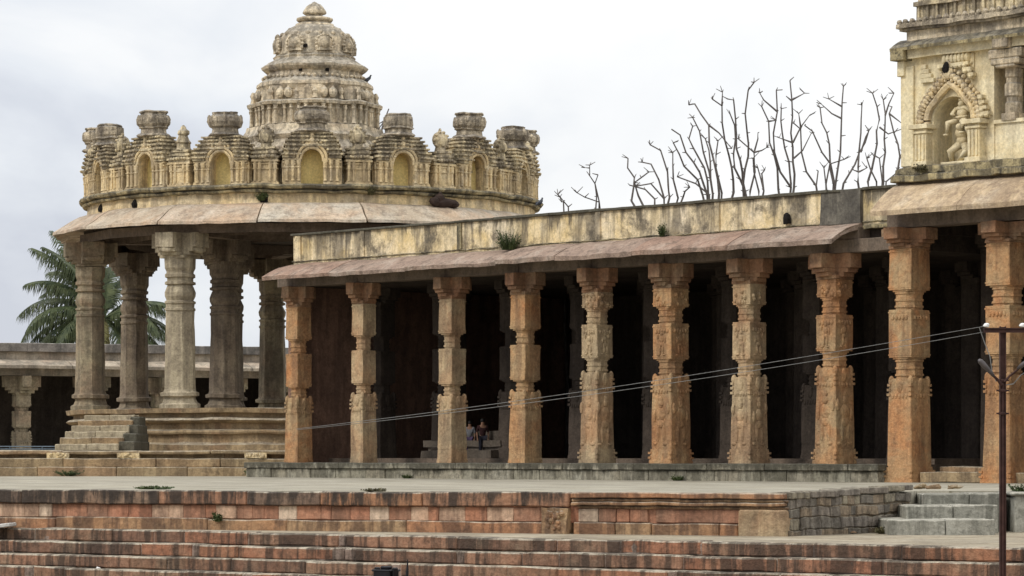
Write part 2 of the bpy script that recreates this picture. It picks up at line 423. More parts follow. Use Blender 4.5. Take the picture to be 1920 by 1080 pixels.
for i in range(26): m.ell((sx-.38+random.uniform(-.22,.22), -.2, -1.7+random.uniform(-.22,.2)), random.uniform(.04,.09), 6, 4)
m.rough(.03, 2, 9, .03, 6); m.build('carved_block', 'course', root)
m = MB(); m.gbox(22.1, WL+.02, -.22, .5, ZT-.1, -1.375, .3, t=.6)
m.rough(.03, 1.2, 12, .012, 5); m.build('corner_block', 'pillar2', root, bevel=.04)

# rubble side wall
dv = C2 - C1; RA = math.atan2(dv.y, dv.x); RL = dv.length
root = thing('rubble_wall', 'grey rubble masonry side wall of the deck, left of the grey steps', 'wall', (C1.x, C1.y, ZT), RA)
m = MB(); m.gbox(0, RL, .025, .5, ZT-.1, ZD-.14, .4, t=.3)
z = ZT-.05
while z < -1.15:
    h = random.uniform(.16, .3); x = random.uniform(-.1, 0)
    if z+h > -1.12: h = -1.12-z+.02
    while x < RL-.05:
        L = min(random.uniform(.22, .75), RL-x)
        w = random.uniform(.0, .05)
        up = (.17*x/RL)*max(0, (z-ZT)/1.)
        m.gbox(x+.01, x+L-.01, -w, .4, z+up+.006, z+h+up-.006, .18)
        x += L
    z += h
m.rough(.05, 1.8, 3, .03, 6); m.build('rubble_masonry', 'rubble', root, bevel=.02)
m = MB(); x = 0
while x < RL-.1:
    L = min(random.uniform(.6, 1.6), RL-x); zz = .19*(x+L/2)/RL
    m.gbox(x+.01, x+L-.01, -.07, .55, -1.13+zz, ZD+zz+random.uniform(-.01,.02), .3, t=random.choice([.05,.5,.7])); x += L
m.rough(.03, 1.4, 6, .015, 5); m.build('coping', 'rubble', root, bevel=.02)

# grey steps on the right
root = thing('grey_steps', 'short flight of grey granite steps between the rubble wall and the pole', 'steps', (11.3, 82., ZT))
def wx(px, Y): return (px-CX)/F*Y - 11.3
for i, (a, b, Y, zt) in enumerate([(1668,1866,80.8,-1.643),(1699,1872,82.6,-1.31),(1733,1886,84.4,-1.02)]):
    m = MB(); x0, x1 = wx(a, Y), wx(b, Y); mid = x0+(x1-x0)*random.uniform(.4,.6)
    m.gbox(x0, mid-.008, Y-82, 86.4-82, ZT-.05, zt, .3); m.gbox(mid+.008, x1, Y-82, 86.38-82, ZT-.06, zt+.012, .3)
    m.rough(.025, 1.5, i*5., .015, 5); m.build('tread', 'greystep', root, bevel=.03)
root = thing('cheek_wall', 'plain grey plastered block beside the grey steps, behind the rusty pole', 'wall', (14.6, 84.5, ZT))
m = MB(); m.gbox(-1.45, 2.5, -.7, 1.6, ZT-.05, -1.06, .4); m.gbox(-1.55, 2.6, -.8, 1.6, -1.06, -.98, .4); m.rough(.03, 1.2, 2, .015, 5)
m.build('plaster_block', 'greystep', root, bevel=.03)

# ------------------------------------------------------------------ pillars of the halls
def figure(m, x, y, z, h, axis, sgn):
    """low relief figure on a pillar face; axis 0: faces -y, axis 1: faces +x"""
    def e(u, v, ru, rv, dp=.06):
        if axis == 0: m.ell((x+u*h, y, z+v*h), (ru*h, dp, rv*h), 8, 5)
        else: m.ell((x, y+u*h, z+v*h), (dp, ru*h, rv*h), 8, 5)
    e(0,.88,.075,.09); e(0,.98,.06,.06,.05); e(0,.66,.13,.14); e(0,.46,.12,.09)
    e(-.09*sgn,.25,.055,.2); e(.08*sgn,.27,.05,.2); e(.17*sgn,.62,.045,.13); e(-.2*sgn,.78,.05,.12); e(-.17,.05,.07,.04); e(.12,.05,.07,.04)

def pillar(root, s, y, zb, H, w, kind, mat, cap_w, carve=False, name='pillar', seed=0, capmat='capital', plain_=False):
    """H = heights above the base of: lower block, neck, middle block, neck, top block, bracket"""
    p = MB(); z = [zb+h for h in H]; hw = w/2
    def sq(z0, z1, a, b=None, c=0.): 
        b = b or a
        ch = a*.16
        def ring(h, q, zz): return [(-h+q,-h,zz),(h-q,-h,zz),(h,-h+q,zz),(h,h-q,zz),(h-q,h,zz),(-h+q,h,zz),(-h,h-q,zz),(-h,-h+q,zz)]
        nn = max(1, round((z1-z0)/.45)); vs = []
        for k in range(nn+1):
            f = k/nn; hh = a+(b-a)*f
            vs += ring(hh, c*hh, z0+(z1-z0)*f)
        fs = [tuple(reversed(range(8))), tuple(nn*8+i for i in range(8))]
        for k in range(nn):
            for i in range(8):
                j = (i+1) % 8; fs.append((k*8+i, k*8+j, (k+1)*8+j, (k+1)*8+i))
        p.add([(s+q[0], y+q[1], q[2]) for q in vs], fs, .5)
    if plain_:
        sq(zb, z[4], hw*1.05, hw, .1)
    else:
        # foot
        fw = 1.2 if kind == 'B' else 1.12
        sq(zb, zb+.14, hw*(fw+.05), hw*(fw+.03), .05); sq(zb+.14, zb+.55, hw*fw, hw*(fw-.04), .05)
        sq(zb+.55, zb+.60, hw*1.1, hw*1.1, .1)
        sq(zb+.6, z[0], hw*1.10, hw, .05)
        # eight sided necks with fine rings
        for a, b in ((z[0], z[1]), (z[2], z[3])):
            nk = .74 if kind == 'A' else .84
            sq(a, b, hw*nk, hw*nk, .5)
            q = (b-a)
            for f in (.12, .45, .8): sq(a+q*f, a+q*f+.07, hw*(nk+.07), hw*(nk+.07), .5)
            sq(b-.06, b, hw*.93, hw*.93, .3)
        sq(z[1], z[2], hw, hw, .045); sq(z[3], z[4], hw, hw*.98, .045)
        sq(z[1]+.12, z[2]-.12, hw*.82, hw*.82, 0)
        # corner hoods of the lower block
        for cx_ in (-1, 1):
            for cy_ in (-1, 1):
                for k in range(3):
                    zz = z[0]-.28-.17*k; e = hw*(.945+.012*k)
                    p.box(s+cx_*e-.07, s+cx_*e+.07, y+cy_*e-.07, y+cy_*e+.07, zz, zz+.09, .5)
                p.ell((s+cx_*hw*.87, y+cy_*hw*.87, z[0]-.1), (.11,.11,.2), 8, 6)
                if kind == 'B':
                    for zz in (zb+.18, zb+.36): p.box(s+cx_*hw*1.13-.07, s+cx_*hw*1.13+.07, y+cy_*hw*1.13-.07, y+cy_*hw*1.13+.07, zz, zz+.08, .5)
        # middle leaf bosses on faces
        for fz in (z[0]-.25,):
            p.ell((s, y-hw*1.0, fz), (.16,.07,.26), 8, 6); p.ell((s+hw*1.0, y, fz), (.07,.16,.26), 8, 6)
        for za, zb2 in ((z[1], z[2]), (z[3], z[4])):      # raised bands and sunk panels on the blocks
            for zz in (za+.07, zb2-.12): p.box(s-hw*1.02, s+hw*1.02, y-hw*1.02, y+hw*1.02, zz, zz+.05, .5)
        rd2 = random.Random(int(seed*10)+77)
        for side in (0, 1):
            for i in range(5):
                q0 = -.6+.3*i
                for zz in (z[0]-.62, z[2]-.28 if kind == 'B' else z[0]-.66):
                    if side == 0: p.ell((s+q0*hw, y-hw*1.03, zz), (.07,.045,.09), 6, 4)
                    else: p.ell((s+hw*1.03, y+q0*hw, zz), (.045,.07,.09), 6, 4)
        for i in range(5):                                  # broken corners
            zz = rd2.uniform(zb+.2, z[4]); 
        if carve:
            rd = random.Random(seed)
            figure(p, s-.02, y-hw*1.07, zb+.65, (z[0]-zb)*.55, 0, rd.choice((-1,1)))
            figure(p, s+hw*1.07, y, zb+.65, (z[0]-zb)*.55, 1, rd.choice((-1,1)))
            figure(p, s, y-hw*1.0, z[1]+.1, (z[2]-z[1])*.75, 0, 1); figure(p, s+hw, y, z[1]+.1, (z[2]-z[1])*.75, 1, -1)
            for i in range(10):
                p.ell((s+rd.uniform(-.75,.75)*hw, y-hw*.98, z[3]+rd.uniform(.05,.5)), rd.uniform(.05,.11), 6, 4)
                p.ell((s+hw*.98, y+rd.uniform(-.75,.75)*hw, z[3]+rd.uniform(.05,.5)), rd.uniform(.05,.11), 6, 4)
    p.rough(.028, .8, seed*2.3, .006, 5)
    o = p.build(name, mat, root, bevel=.0)
    # cross shaped bracket capital
    c = MB(); z0, z1 = z[4], z[5]; q = (z1-z0); cw = cap_w/2*1.18; hh = hw*.62
    c.gbox(s-hw*1.02, s+hw*1.02, y-hw*1.02, y+hw*1.02, z0, z0+q*.16, .3)
    for r1, za, zc in ((.66, .10, .26), (.84, .26, .42), (1., .42, .98)):
        c.gbox(s-cw*r1, s+cw*r1, y-hh, y+hh, z0+q*za, z0+q*zc, .25); c.gbox(s-hh*.99, s+hh*.99, y-cw*r1, y+cw*r1, z0+q*za+.003, z0+q*zc-.003, .25)
    
    c.rough(.03, 1.5, seed*1.3, .015, 5)
    c.build('bracket', capmat, o, local=True) if False else None
    co = c.build('bracket', capmat, None, bevel=.015)
    for v in co.data.vertices: v.co.z -= root.location.z
    co.parent = o
    return o

HA = (2.8,3.28,4.7,5.34,6.72,7.62); HB = (3.4,4.02,5.35,6.0,6.67,7.62)
hall = thing('pillared_hall', 'long open stone hall with eight carved orange pillars and a stained plaster parapet', 'hall',
             (FO.x, FO.y, ZD), FA)
S = [s_of(x) for x in (560,682,848,985,1120,1258,1405,1565)]
spec = [('A','pillar',.80,1.3,0),('A','pillar2',.74,1.35,0),('A','pillar2',.80,1.45,0),('A','pillar',.86,1.5,0),('B','pillar2',.86,1.5,1),
        ('B','pillar',.98,1.6,1),('B','pillar2',.90,1.6,1),('B','pillar',.94,1.75,1)]
for i, (k, mt, w, cw, cv) in enumerate(spec):
    H = list(HA if k == 'A' else HB)
    dz = [0,.1,-.05,.05,.12,-.05,-.18,.08][i]; H = [H[0]+dz, H[1]+dz*.8, H[2]+dz*.5, H[3]+dz*.5, H[4], H[5]]
    pillar(hall, S[i], 0, ZF, H, w, k, mt, cw, bool(cv), seed=i+1)
# inner rows in the dark
for r_, yy in enumerate((4.2, 8.4, 12.6)):
    for s_ in [S[0]+4.3*j+.6 for j in range(8)]:
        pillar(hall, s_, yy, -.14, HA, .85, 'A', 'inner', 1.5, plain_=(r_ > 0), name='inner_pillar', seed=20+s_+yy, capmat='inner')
m = MB(); blocks(m, -21.2, 15.35, -1.05, .9, ZF-.24, ZF, 1.6, 4.2, .02)
m.rough(.025, 1.2, 4, .012, 5); m.build('plinth_slab', 'plinth', hall, bevel=.025)
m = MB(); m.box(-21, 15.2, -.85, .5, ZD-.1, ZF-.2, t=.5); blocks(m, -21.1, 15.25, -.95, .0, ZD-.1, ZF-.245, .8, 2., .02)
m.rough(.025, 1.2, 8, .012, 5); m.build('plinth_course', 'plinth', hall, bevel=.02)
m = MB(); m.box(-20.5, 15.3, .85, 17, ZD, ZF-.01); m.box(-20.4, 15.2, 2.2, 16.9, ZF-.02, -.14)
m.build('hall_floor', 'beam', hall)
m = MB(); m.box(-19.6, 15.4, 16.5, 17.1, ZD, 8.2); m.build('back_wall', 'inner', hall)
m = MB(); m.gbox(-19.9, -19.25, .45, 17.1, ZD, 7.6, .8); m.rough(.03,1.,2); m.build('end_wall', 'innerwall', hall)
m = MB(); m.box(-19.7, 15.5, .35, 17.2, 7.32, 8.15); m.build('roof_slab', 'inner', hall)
m = MB(); x = -19.7
for s1 in S[1:]+[15.5]:
    m.gbox(x+.01, s1-.01, -.36, .36, 7.27, 7.75, .5); x = s1
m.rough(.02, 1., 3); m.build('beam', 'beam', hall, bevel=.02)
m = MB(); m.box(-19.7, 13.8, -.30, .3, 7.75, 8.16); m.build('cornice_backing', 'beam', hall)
# eave slabs
def eave(m, x0, x1, zt, zo, out, th=.17, t=None, y1=-.05, sag=.10, cuts=None):
    N = 6; top = []; bot = []
    for i in range(N+1):
        f = i/N; yy = y1-(out)*f; zz = zt+(zo-zt)*f + sag*math.sin(PI*f)
        top.append((yy, zz)); bot.append((yy+.02, zz-th*(1.0-.15*f)))
    poly = top + bot[::-1]
    m.extrude(poly, x0, x1, cuts or max(1, int((x1-x0)/.5)), t)
m = MB()
for a, b in ((-19.1,-14.6),(-14.6,-9.6),(-9.6,-4.12)): eave(m, a+.012, b-.012, 8.26+random.uniform(-.02,.02), 7.66+random.uniform(-.02,.02), 1.62)
m.rough(.05, .8, 3, .035, 3.); m.build('eave', 'eave2', hall)
m = MB()
for a, b in ((-4.1,-.6),(-.6,3.6),(3.6,8.6),(8.6,13.75)): eave(m, a+.012, b-.012, 8.33+random.uniform(-.02,.02), 7.70+random.uniform(-.02,.02), 1.66, .2)
m.rough(.05, .8, 9, .035, 3.); m.build('eave', 'eave2', hall)
# parapet
m = MB(); x = -19.0
m.gbox(-19.0, 15.5, .02, .5, 8.15, 9.5, .4); m.rough(.03, .9, 4, .012, 4)
m.build('parapet', 'parapet', hall)
m = MB(); x = -19.1
while x < 15.4:
    L = min(random.uniform(1.5, 4), 15.5-x); m.gbox(x+.008, x+L-.008, -.1, .6, 9.5, 9.6+random.uniform(-.015,.015), .4); x += L
m.rough(.022, 1., 8, .01, 4); m.build('parapet_coping', 'plinth', hall, bevel=.015)
m = MB(); m.gbox(-19.05, 15.3, -.05, .3, 8.12, 8.27, .3); m.gbox(-19.05, 15.3, -.03, .3, 8.36, 8.41, .3); m.rough(.04, 1.3, 2, .03, 4)
m.build('parapet_foot', 'ledge', hall, bevel=.015)
for k, px in enumerate((560, 680, 862, 1122, 1345)):
    m = MB(); c_ = s_of(px); w_ = .26 if k else .35
    m.gbox(c_-w_/2, c_+w_/2, -.05, .3, 8.4, 9.5, .3); m.rough(.015, 1., k); m.build('parapet_pier', 'parapet' if k != 2 else 'ledge', hall)
m = MB(); m.gbox(s_of(1580), s_of(1617), -.12, .3, 8.35, 9.55, .3); m.gbox(s_of(1540), s_of(1580)-.03, -.06, .3, 8.35, 9.52, .3)
m.rough(.03, 1., 3, .02, 4); m.build('parapet_pier', 'pier', hall)
for px, z in ((1478, 8.62),):
    m = MB(); c_ = s_of(px); m.lathe([(.16,z-.15),(.17,z+.05),(.12,z+.2),(.03,z+.28)], 8, c=(c_,-.05)); m.rough(.05,3,2); m.build('drain_hole', 'hole', hall)
# benches inside
for px, w_, Y in ((835,1.6,137),(925,2.,139)):
    pass
bn = MB(); q = (Matrix.Rotation(-FA, 4, 'Z') @ (P(845, 857, 137)-FO)); bs, by = q.x, q.y
bn.gbox(bs-1.8, bs+3.2, by, by+2, .35, .62, .6); bn.gbox(bs-1.5, bs+3, by-.4, by+1.6, -.14, .2, .6); bn.gbox(bs-1.6, bs+3.1, by+.1, by+1.6, .2, .35, .6)
bn.gbox(bs-1.5, bs+3.0, by+.5, by+2, .62, 1.02, .6)
bn.rough(.05, 1, 3, .02, 4)
o = bn.build('stone_bench', stone('dusty_bench_stone', [(.09,.075,.06),(.14,.115,.09)], .8, (.05,.04,.03), .3, 1, .3, 2., bump=.4), None)
for v in o.data.vertices: v.co = v.co - Vector((bs, by, -.14))
o.location = FW(bs, by, -.14); o.rotation_euler.z = FA
tag(o, 'stepped stone bench in the shade of the hall, behind the two standing people', 'bench')

# ------------------------------------------------------------------ taller hall with tower on the right
S9 = s_of(1705); S10 = s_of(1888); S11 = S10+4.4
tall = thing('tall_hall', 'taller hall at the right edge with a smooth tan eave and yellow plaster upper storey', 'hall',
             (FW(S9,0,0).x, FW(S9,0,0).y, ZD), FA)
TS = S9   # local x origin
HC = (3.68,4.43,6.1,6.8,8.26,9.0)
for i, (s_, w) in enumerate(((S9,1.03),(S10,1.06),(S11,1.06))):
    pillar(tall, s_-TS, 0, ZD-.01, (HC[0]+.05*i, *HC[1:]), w, 'B', 'pillar', 1.75, False, seed=40+i, capmat='capital')
for yy in (4.5, 9.):
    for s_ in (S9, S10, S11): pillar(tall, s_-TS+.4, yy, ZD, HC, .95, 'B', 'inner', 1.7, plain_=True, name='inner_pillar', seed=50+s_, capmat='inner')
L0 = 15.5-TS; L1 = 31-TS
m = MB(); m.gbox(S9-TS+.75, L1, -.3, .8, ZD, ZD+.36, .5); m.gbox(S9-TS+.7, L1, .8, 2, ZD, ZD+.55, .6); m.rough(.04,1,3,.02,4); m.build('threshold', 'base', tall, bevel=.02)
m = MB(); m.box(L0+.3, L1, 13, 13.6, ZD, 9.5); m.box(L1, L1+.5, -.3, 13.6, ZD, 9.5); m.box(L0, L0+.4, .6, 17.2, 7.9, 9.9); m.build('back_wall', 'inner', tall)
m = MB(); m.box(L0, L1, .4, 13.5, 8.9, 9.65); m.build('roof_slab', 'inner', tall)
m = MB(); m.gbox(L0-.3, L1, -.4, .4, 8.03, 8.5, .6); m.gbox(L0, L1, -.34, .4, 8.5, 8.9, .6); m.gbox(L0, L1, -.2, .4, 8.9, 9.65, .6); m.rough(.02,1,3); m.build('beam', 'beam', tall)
m = MB()
for a, b in ((L0, L0+3.9),(L0+3.9, L0+9.2),(L0+9.2, L1)): eave(m, a+.01, b-.01, 9.62, 8.55, 1.62, .2, sag=.16)
m.rough(.025, .7, 5, .01, 3); m.build('eave', 'eave3', tall)
m = MB(); m.gbox(L0-.02, L1, -.55, .6, 9.62, 9.86, .3); m.gbox(L0, L1, -.38, .6, 9.86, 10.14, .3); m.rough(.07, 1.4, 3, .04, 4)
m.build('mossy_ledge', 'ledge', tall, bevel=.02)
U0 = 15.6-TS; U1 = s_of(1864)-TS; NCX = s_of(1786)-TS; nw = .86
m = MB()    # wall with a real arched niche: jambs and the filling round the arch
zs, zn = 11.75, 10.18      # spring line, sill
m.box(U0, NCX-nw, 0, 1.6, 10.1, 14.1); m.box(NCX+nw, U1, 0, 1.6, 10.1, 14.1); m.box(NCX-nw, NCX+nw, 1.0, 1.6, 10.1, 14.1)
N = 14; vs = []; fs = []
for i in range(N+1):
    a = PI - PI*i/N; xx = NCX+nw*math.cos(a); zz = zs+.78*math.sin(a)
    vs += [(xx,0,zz),(xx,0,14.1),(xx,1.02,zz),(xx,1.02,14.1)]
for i in range(N):
    q = i*4; fs += [(q,q+4,q+5,q+1),(q,q+2,q+6,q+4)]
m.add(vs, fs, .5)
M['upper'] = stone('cream_plaster', [(.64,.55,.35),(.73,.64,.43),(.78,.70,.50)], .5, (.22,.17,.11), .3, 1.2, .15, 2.,
                   second=(.68,.52,.25), second_amt=.4, bump=.25, bsc=5, off=95)
m.build('upper_wall', 'upper', tall)
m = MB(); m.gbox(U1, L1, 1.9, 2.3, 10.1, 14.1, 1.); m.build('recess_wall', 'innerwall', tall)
m = MB(); m.gbox(U1, L1, .05, .35, 10.1, 11.5, .5); m.gbox(U1, L1, -.03, .4, 11.42, 11.55, .5); m.rough(.015,1,3); m.build('balcony_wall', 'upper', tall)
# left corner pilaster and bracket
m = MB(); m.gbox(U0-.03, U0+.55, -.1, .2, 10.2, 13.75, .5); m.gbox(U0-.12, U0+.2, -.2, .3, 13.4, 13.95, .3)
for k in range(4): m.box(U0+.9, U0+1.5-.12*k, -.12-.0*k, .1, 13.1+.16*k, 13.26+.16*k)
m.rough(.02,1,3); m.build('corner_pilaster', 'upper', tall, bevel=.02)
# niche pilasters
for sx_ in (-1, 1):
    m = MB(); c_ = NCX+sx_*(nw+.34)
    m.gbox(c_-.34, c_+.34, -.42, .1, 10.14, 10.32, .3); m.gbox(c_-.27, c_+.27, -.33, .1, 10.32, 11.3, .3)
    for k in range(3): m.box(c_-.2+.16*k, c_-.12+.16*k, -.38, .0, 10.36, 11.25)
    m.gbox(c_-.33, c_+.33, -.4, .1, 11.3, 11.38, .3); m.gbox(c_-.27, c_+.27, -.34, .1, 11.38, 11.46, .3); m.gbox(c_-.42, c_+.42, -.48, .1, 11.46, 11.62, .3)
    m.rough(.015,1,sx_); m.build('niche_pilaster', 'upper', tall, bevel=.01)
# scalloped arch ring
m = MB()
def archpt(f, r):    # f 0..1 left to right, pointed arch
    a = PI*(1-f)*1.06-.03*PI
    x = math.cos(a)*(1.0+r); z = math.sin(a)*(.85+r) 
    z += max(0, 1-abs(f-.5)*5)*.33*(1+r)
    return NCX+x*1.0, zs-.05+z
pts = [archpt(i/40, .06) for i in range(41)]
m.tube([(x,-.12,z) for x, z in pts], .13, 6)
for i in range(27):
    x, z = archpt(i/26, .32); m.ell((x,-.16,z), (.13,.15,.13), 8, 6); x, z = archpt(i/26, .5); m.ell((x,-.08,z), (.09,.1,.09), 6, 5)
    x, z = archpt(i/26, .2); m.ell((x,-.2,z), (.06,.08,.06), 6, 4)
m.ell((NCX,-.22,13.35), (.2,.16,.24), 8, 6); m.ell((NCX,-.22,13.62), (.12,.12,.14), 8, 6)
m.rough(.03, 3, 2); o = m.build('niche_arch', 'plaster', tall)
m = MB(); m.ell((NCX-.02,-.34,13.5), (.16,.1,.19), 8, 6); m.rough(.05,4,2); m.build('arch_boss', 'hole', tall)
# stepped shrine relief behind the arch, vase crown
mr = MB(); ml = MB(); m = mr
for k in range(10):
    m = mr; z0 = 11.66+.2*k; w_ = 1.72-.10*k; ex = 1.36*math.sqrt(max(0, 1-((z0-11.7)/1.75)**2))
    for a, b, m in ((ex, w_, m), (-w_*.62, -ex, ml)):
        if b-a < .12: continue
        m.gbox(NCX+a, NCX+b, -.12, .05, z0, z0+.09, .3); m.gbox(NCX+a, NCX+b+.07, -.24, .05, z0+.09, z0+.205, .3)
        j = a+.1
        while j < b: m.ell((NCX+j,-.2,z0+.07), (.1,.09,.07), 6, 4); j += .2
m = mr
for j in range(7):
    x = NCX-.36+.17*j; m.ell((x+.1,-.08,13.82), (.1,.16,.2), 8, 6)
m.gbox(NCX-.45, NCX+1.0, -.06, .05, 13.3, 13.95, .3); m.gbox(NCX-.4, NCX+.95, -.12, .05, 13.6, 13.66, .3)
m.rough(.015, 2, 2); m.build('shrine_relief', 'upper', tall)
if ml.v: ml.build('side_relief', 'upper', tall)
# statue: figure carried on the shoulders of a crouching bearer
m = MB(); sx_, sy, sz = NCX+.26, .25, 10.2
def E(x,y,z,a,b,c): m.ell((sx_+x*.95, sy+y, sz+z), (a,b,c), 12, 8)
m.gbox(sx_-.7, sx_+.62, sy-.35, sy+.4, sz-.08, sz+.06, .3)
m.tube([(sx_-.38,sy-.1,sz+.05),(sx_-.33,sy-.28,sz+.48),(sx_-.08,sy,sz+.82)], [.10,.14,.19], 10)       # bearer's legs
m.tube([(sx_-.1,sy-.1,sz+.05),(sx_+.42,sy-.3,sz+.4),(sx_+.1,sy,sz+.72)], [.1,.16,.2], 10)
m.tube([(sx_+.45,sy-.05,sz+.1),(sx_+.25,sy-.2,sz+.25),(sx_+.4,sy-.15,sz+.4)], [.14,.16,.14], 10)
E(0,0,.95,.24,.22,.26); E(0,-.05,1.25,.28,.22,.26); E(.02,-.18,1.5,.15,.16,.17)
m.tube([(sx_+.2,sy,sz+1.35),(sx_+.45,sy-.15,sz+1.15),(sx_+.35,sy-.25,sz+1.4)], [.1,.09,.07], 8)
m.tube([(sx_-.2,sy-.05,sz+1.78),(sx_-.42,sy-.3,sz+1.7),(sx_-.46,sy-.28,sz+1.25)], [.15,.12,.09], 10)    # rider's legs
m.tube([(sx_+.12,sy-.05,sz+1.78),(sx_+.28,sy-.34,sz+1.7),(sx_+.25,sy-.32,sz+1.3)], [.15,.12,.09], 10)
E(-.5,-.36,1.2,.09,.13,.06); E(.27,-.38,1.24,.09,.13,.06)
E(0,0,1.88,.29,.2,.15); E(0,-.02,2.1,.22,.17,.24); E(0,-.02,2.3,.29,.16,.13); E(0,-.06,2.5,.13,.15,.16); E(0,-.04,2.66,.15,.15,.08); E(0,-.04,2.76,.1,.1,.12)
m.tube([(sx_-.27,sy,sz+2.32),(sx_-.42,sy-.1,sz+2.08),(sx_-.2,sy-.28,sz+2.02)], [.09,.075,.06], 8)
m.tube([(sx_+.27,sy,sz+2.32),(sx_+.45,sy-.1,sz+2.12),(sx_+.3,sy-.25,sz+2.3)], [.09,.075,.06], 8)
m.tube([(sx_-.28,sy-.1,sz+1.95),(sx_,sy-.24,sz+1.9),(sx_+.28,sy-.1,sz+1.95)], .05, 6)
for v in m.v: v.z = sz + (v.z-sz)*.83; v.x = sx_ + (v.x-sx_)*1.0
m.rough(.02, 3, 2, .01, 7); m.build('statue', 'upper', tall, smooth=True)
# small pillar of the balcony
bx_ = s_of(1893)-TS
m = MB()
m.gbox(bx_-.3, bx_+.3, -.08, .5, 11.5, 11.75, .3); m.lathe([(.30,11.75),(.30,12.1),(.24,12.15),(.24,12.3),(.31,12.35),(.31,12.75),(.25,12.8),(.25,12.95),(.3,13.0),(.3,13.3)], 8, R(22.5), (bx_,.2))
m.rough(.01,1,2); o = m.build('small_pillar', 'spire', tall)
m = MB(); 
for w_, a, b in ((.42,13.3,13.4),(.62,13.4,13.62),(.72,13.62,13.95)): m.gbox(bx_-w_, bx_+w_, -.3, .6, a, b, .3)
m.gbox(bx_-.36, bx_+.3, -.55, .4, 13.95, 14.36, .3); m.build('small_bracket', 'spire', tall, bevel=.04)
m = MB(); m.gbox(U0-.2, U0+.42, -.5, .4, 13.95, 14.34, .3); m.rough(.02,1,1); m.build('small_bracket', 'ledge', tall, bevel=.02)
m = MB(); m.gbox(U0+.2, L1, -.25, .6, 14.0, 14.36, .5); m.rough(.02,1,2); m.build('lintel', 'upper', tall)
m = MB(); eave(m, U0-.2, U0+2.6, 14.72, 14.38, .62, .13, y1=.1, sag=.03); eave(m, U0+2.62, L1, 14.72, 14.38, .66, .13, y1=.1, sag=.03); m.rough(.02,1,3,.01,4)
m.build('upper_eave', 'ledge', tall)
m = MB()
m.gbox(U0+.25, L1, -.1, 1.5, 14.6, 14.98, .4); m.rough(.02,1,3); m.build('frieze', 'spire', tall)
m = MB(); m.gbox(U0+.08, L1, -.3, 1.5, 14.98, 15.06, .4); m.gbox(U0+.02, L1, -.42, 1.5, 15.06, 15.22, .4); m.gbox(U0+.15, L1, -.3, 1.5, 15.22, 15.3, .4)
x = U0+.1
while x < L1-4: m.ell((x,-.32,15.3), (.12,.1,.1), 6, 4); x += .3
m.rough(.04,1.3,3,.02,4); m.build('upper_cornice', 'crown', tall)
m = MB(); m.gbox(U0+.6, L1, .1, 1.5, 15.3, 16.3, .5)
x = U0+.6
while x < L1-4: m.gbox(x, x+.12, .02, .2, 15.3, 15.85, .3); x += .42
m.gbox(U0+.5, L1, -.05, 1.5, 15.85, 16.0, .4); m.rough(.03,1.2,3); m.build('upper_parapet', 'tier', tall)
# roof over the balcony room and side/back of the tower
m = MB(); m.box(U0+.1, U0+.5, 1.6, 7, 10.0, 14.6); m.box(U0+.1, L1, 6.6, 7.0, 10.0, 14.6); m.box(U0+.2, L1, 1.5, 7, 14.4, 14.9); m.build('tower_wall', 'upper', tall)

# ------------------------------------------------------------------ round pavilion
D = 165.; PC = Vector((-375/F*D, D, 0)); K = F/D
pav = thing('round_pavilion', 'round columned pavilion with a ring of plaster shrines and a domed spire on its roof', 'pavilion', (PC.x, PC.y, .2), R(3.58))
pav.scale = (.98,.98,1)
PR = 3.58
pf = [(12.95,.2),(12.95,.5),(12.6,.56),(12.55,.62),(12.55,.98),(12.75,1.02),(12.78,1.1),(12.75,1.18),(12.4,1.24),(12.4,1.5),(12.7,1.56),(12.85,1.66),
      (12.7,1.76),(12.45,1.8),(12.45,1.98),(12.8,2.02),(12.85,2.24)]
m = MB(); m.lathe(pf, 96, mod=lambda a,r,z: 1.0, perseg=False, t=.3)
m.t = [random.random() if i % 3 == 0 else m.t[max(0,i-1)] for i in range(len(m.t))]
m.rough(.05, .8, 3, .03, 2.5); m.build('moulded_plinth', 'base', pav)
colp = [(.98,0),(1.0,.22),(.84,.3),(.76,.5),(.76,.58),(.94,.62),(.95,.78),(.80,.84),(.76,.95),(.70,4.72),(.75,4.76),(.75,4.86),(.69,4.9),(.69,5.06),(.75,5.1),(.75,5.18),
        (.65,5.24),(.74,5.44),(.76,5.62),(.64,5.9),(.60,5.98),(.74,6.02),(.74,6.14),(.63,6.18),(.63,6.32),(.73,6.36),(.73,6.5),(.65,6.56),(.66,6.64),(.74,6.8),(.76,7.28)]
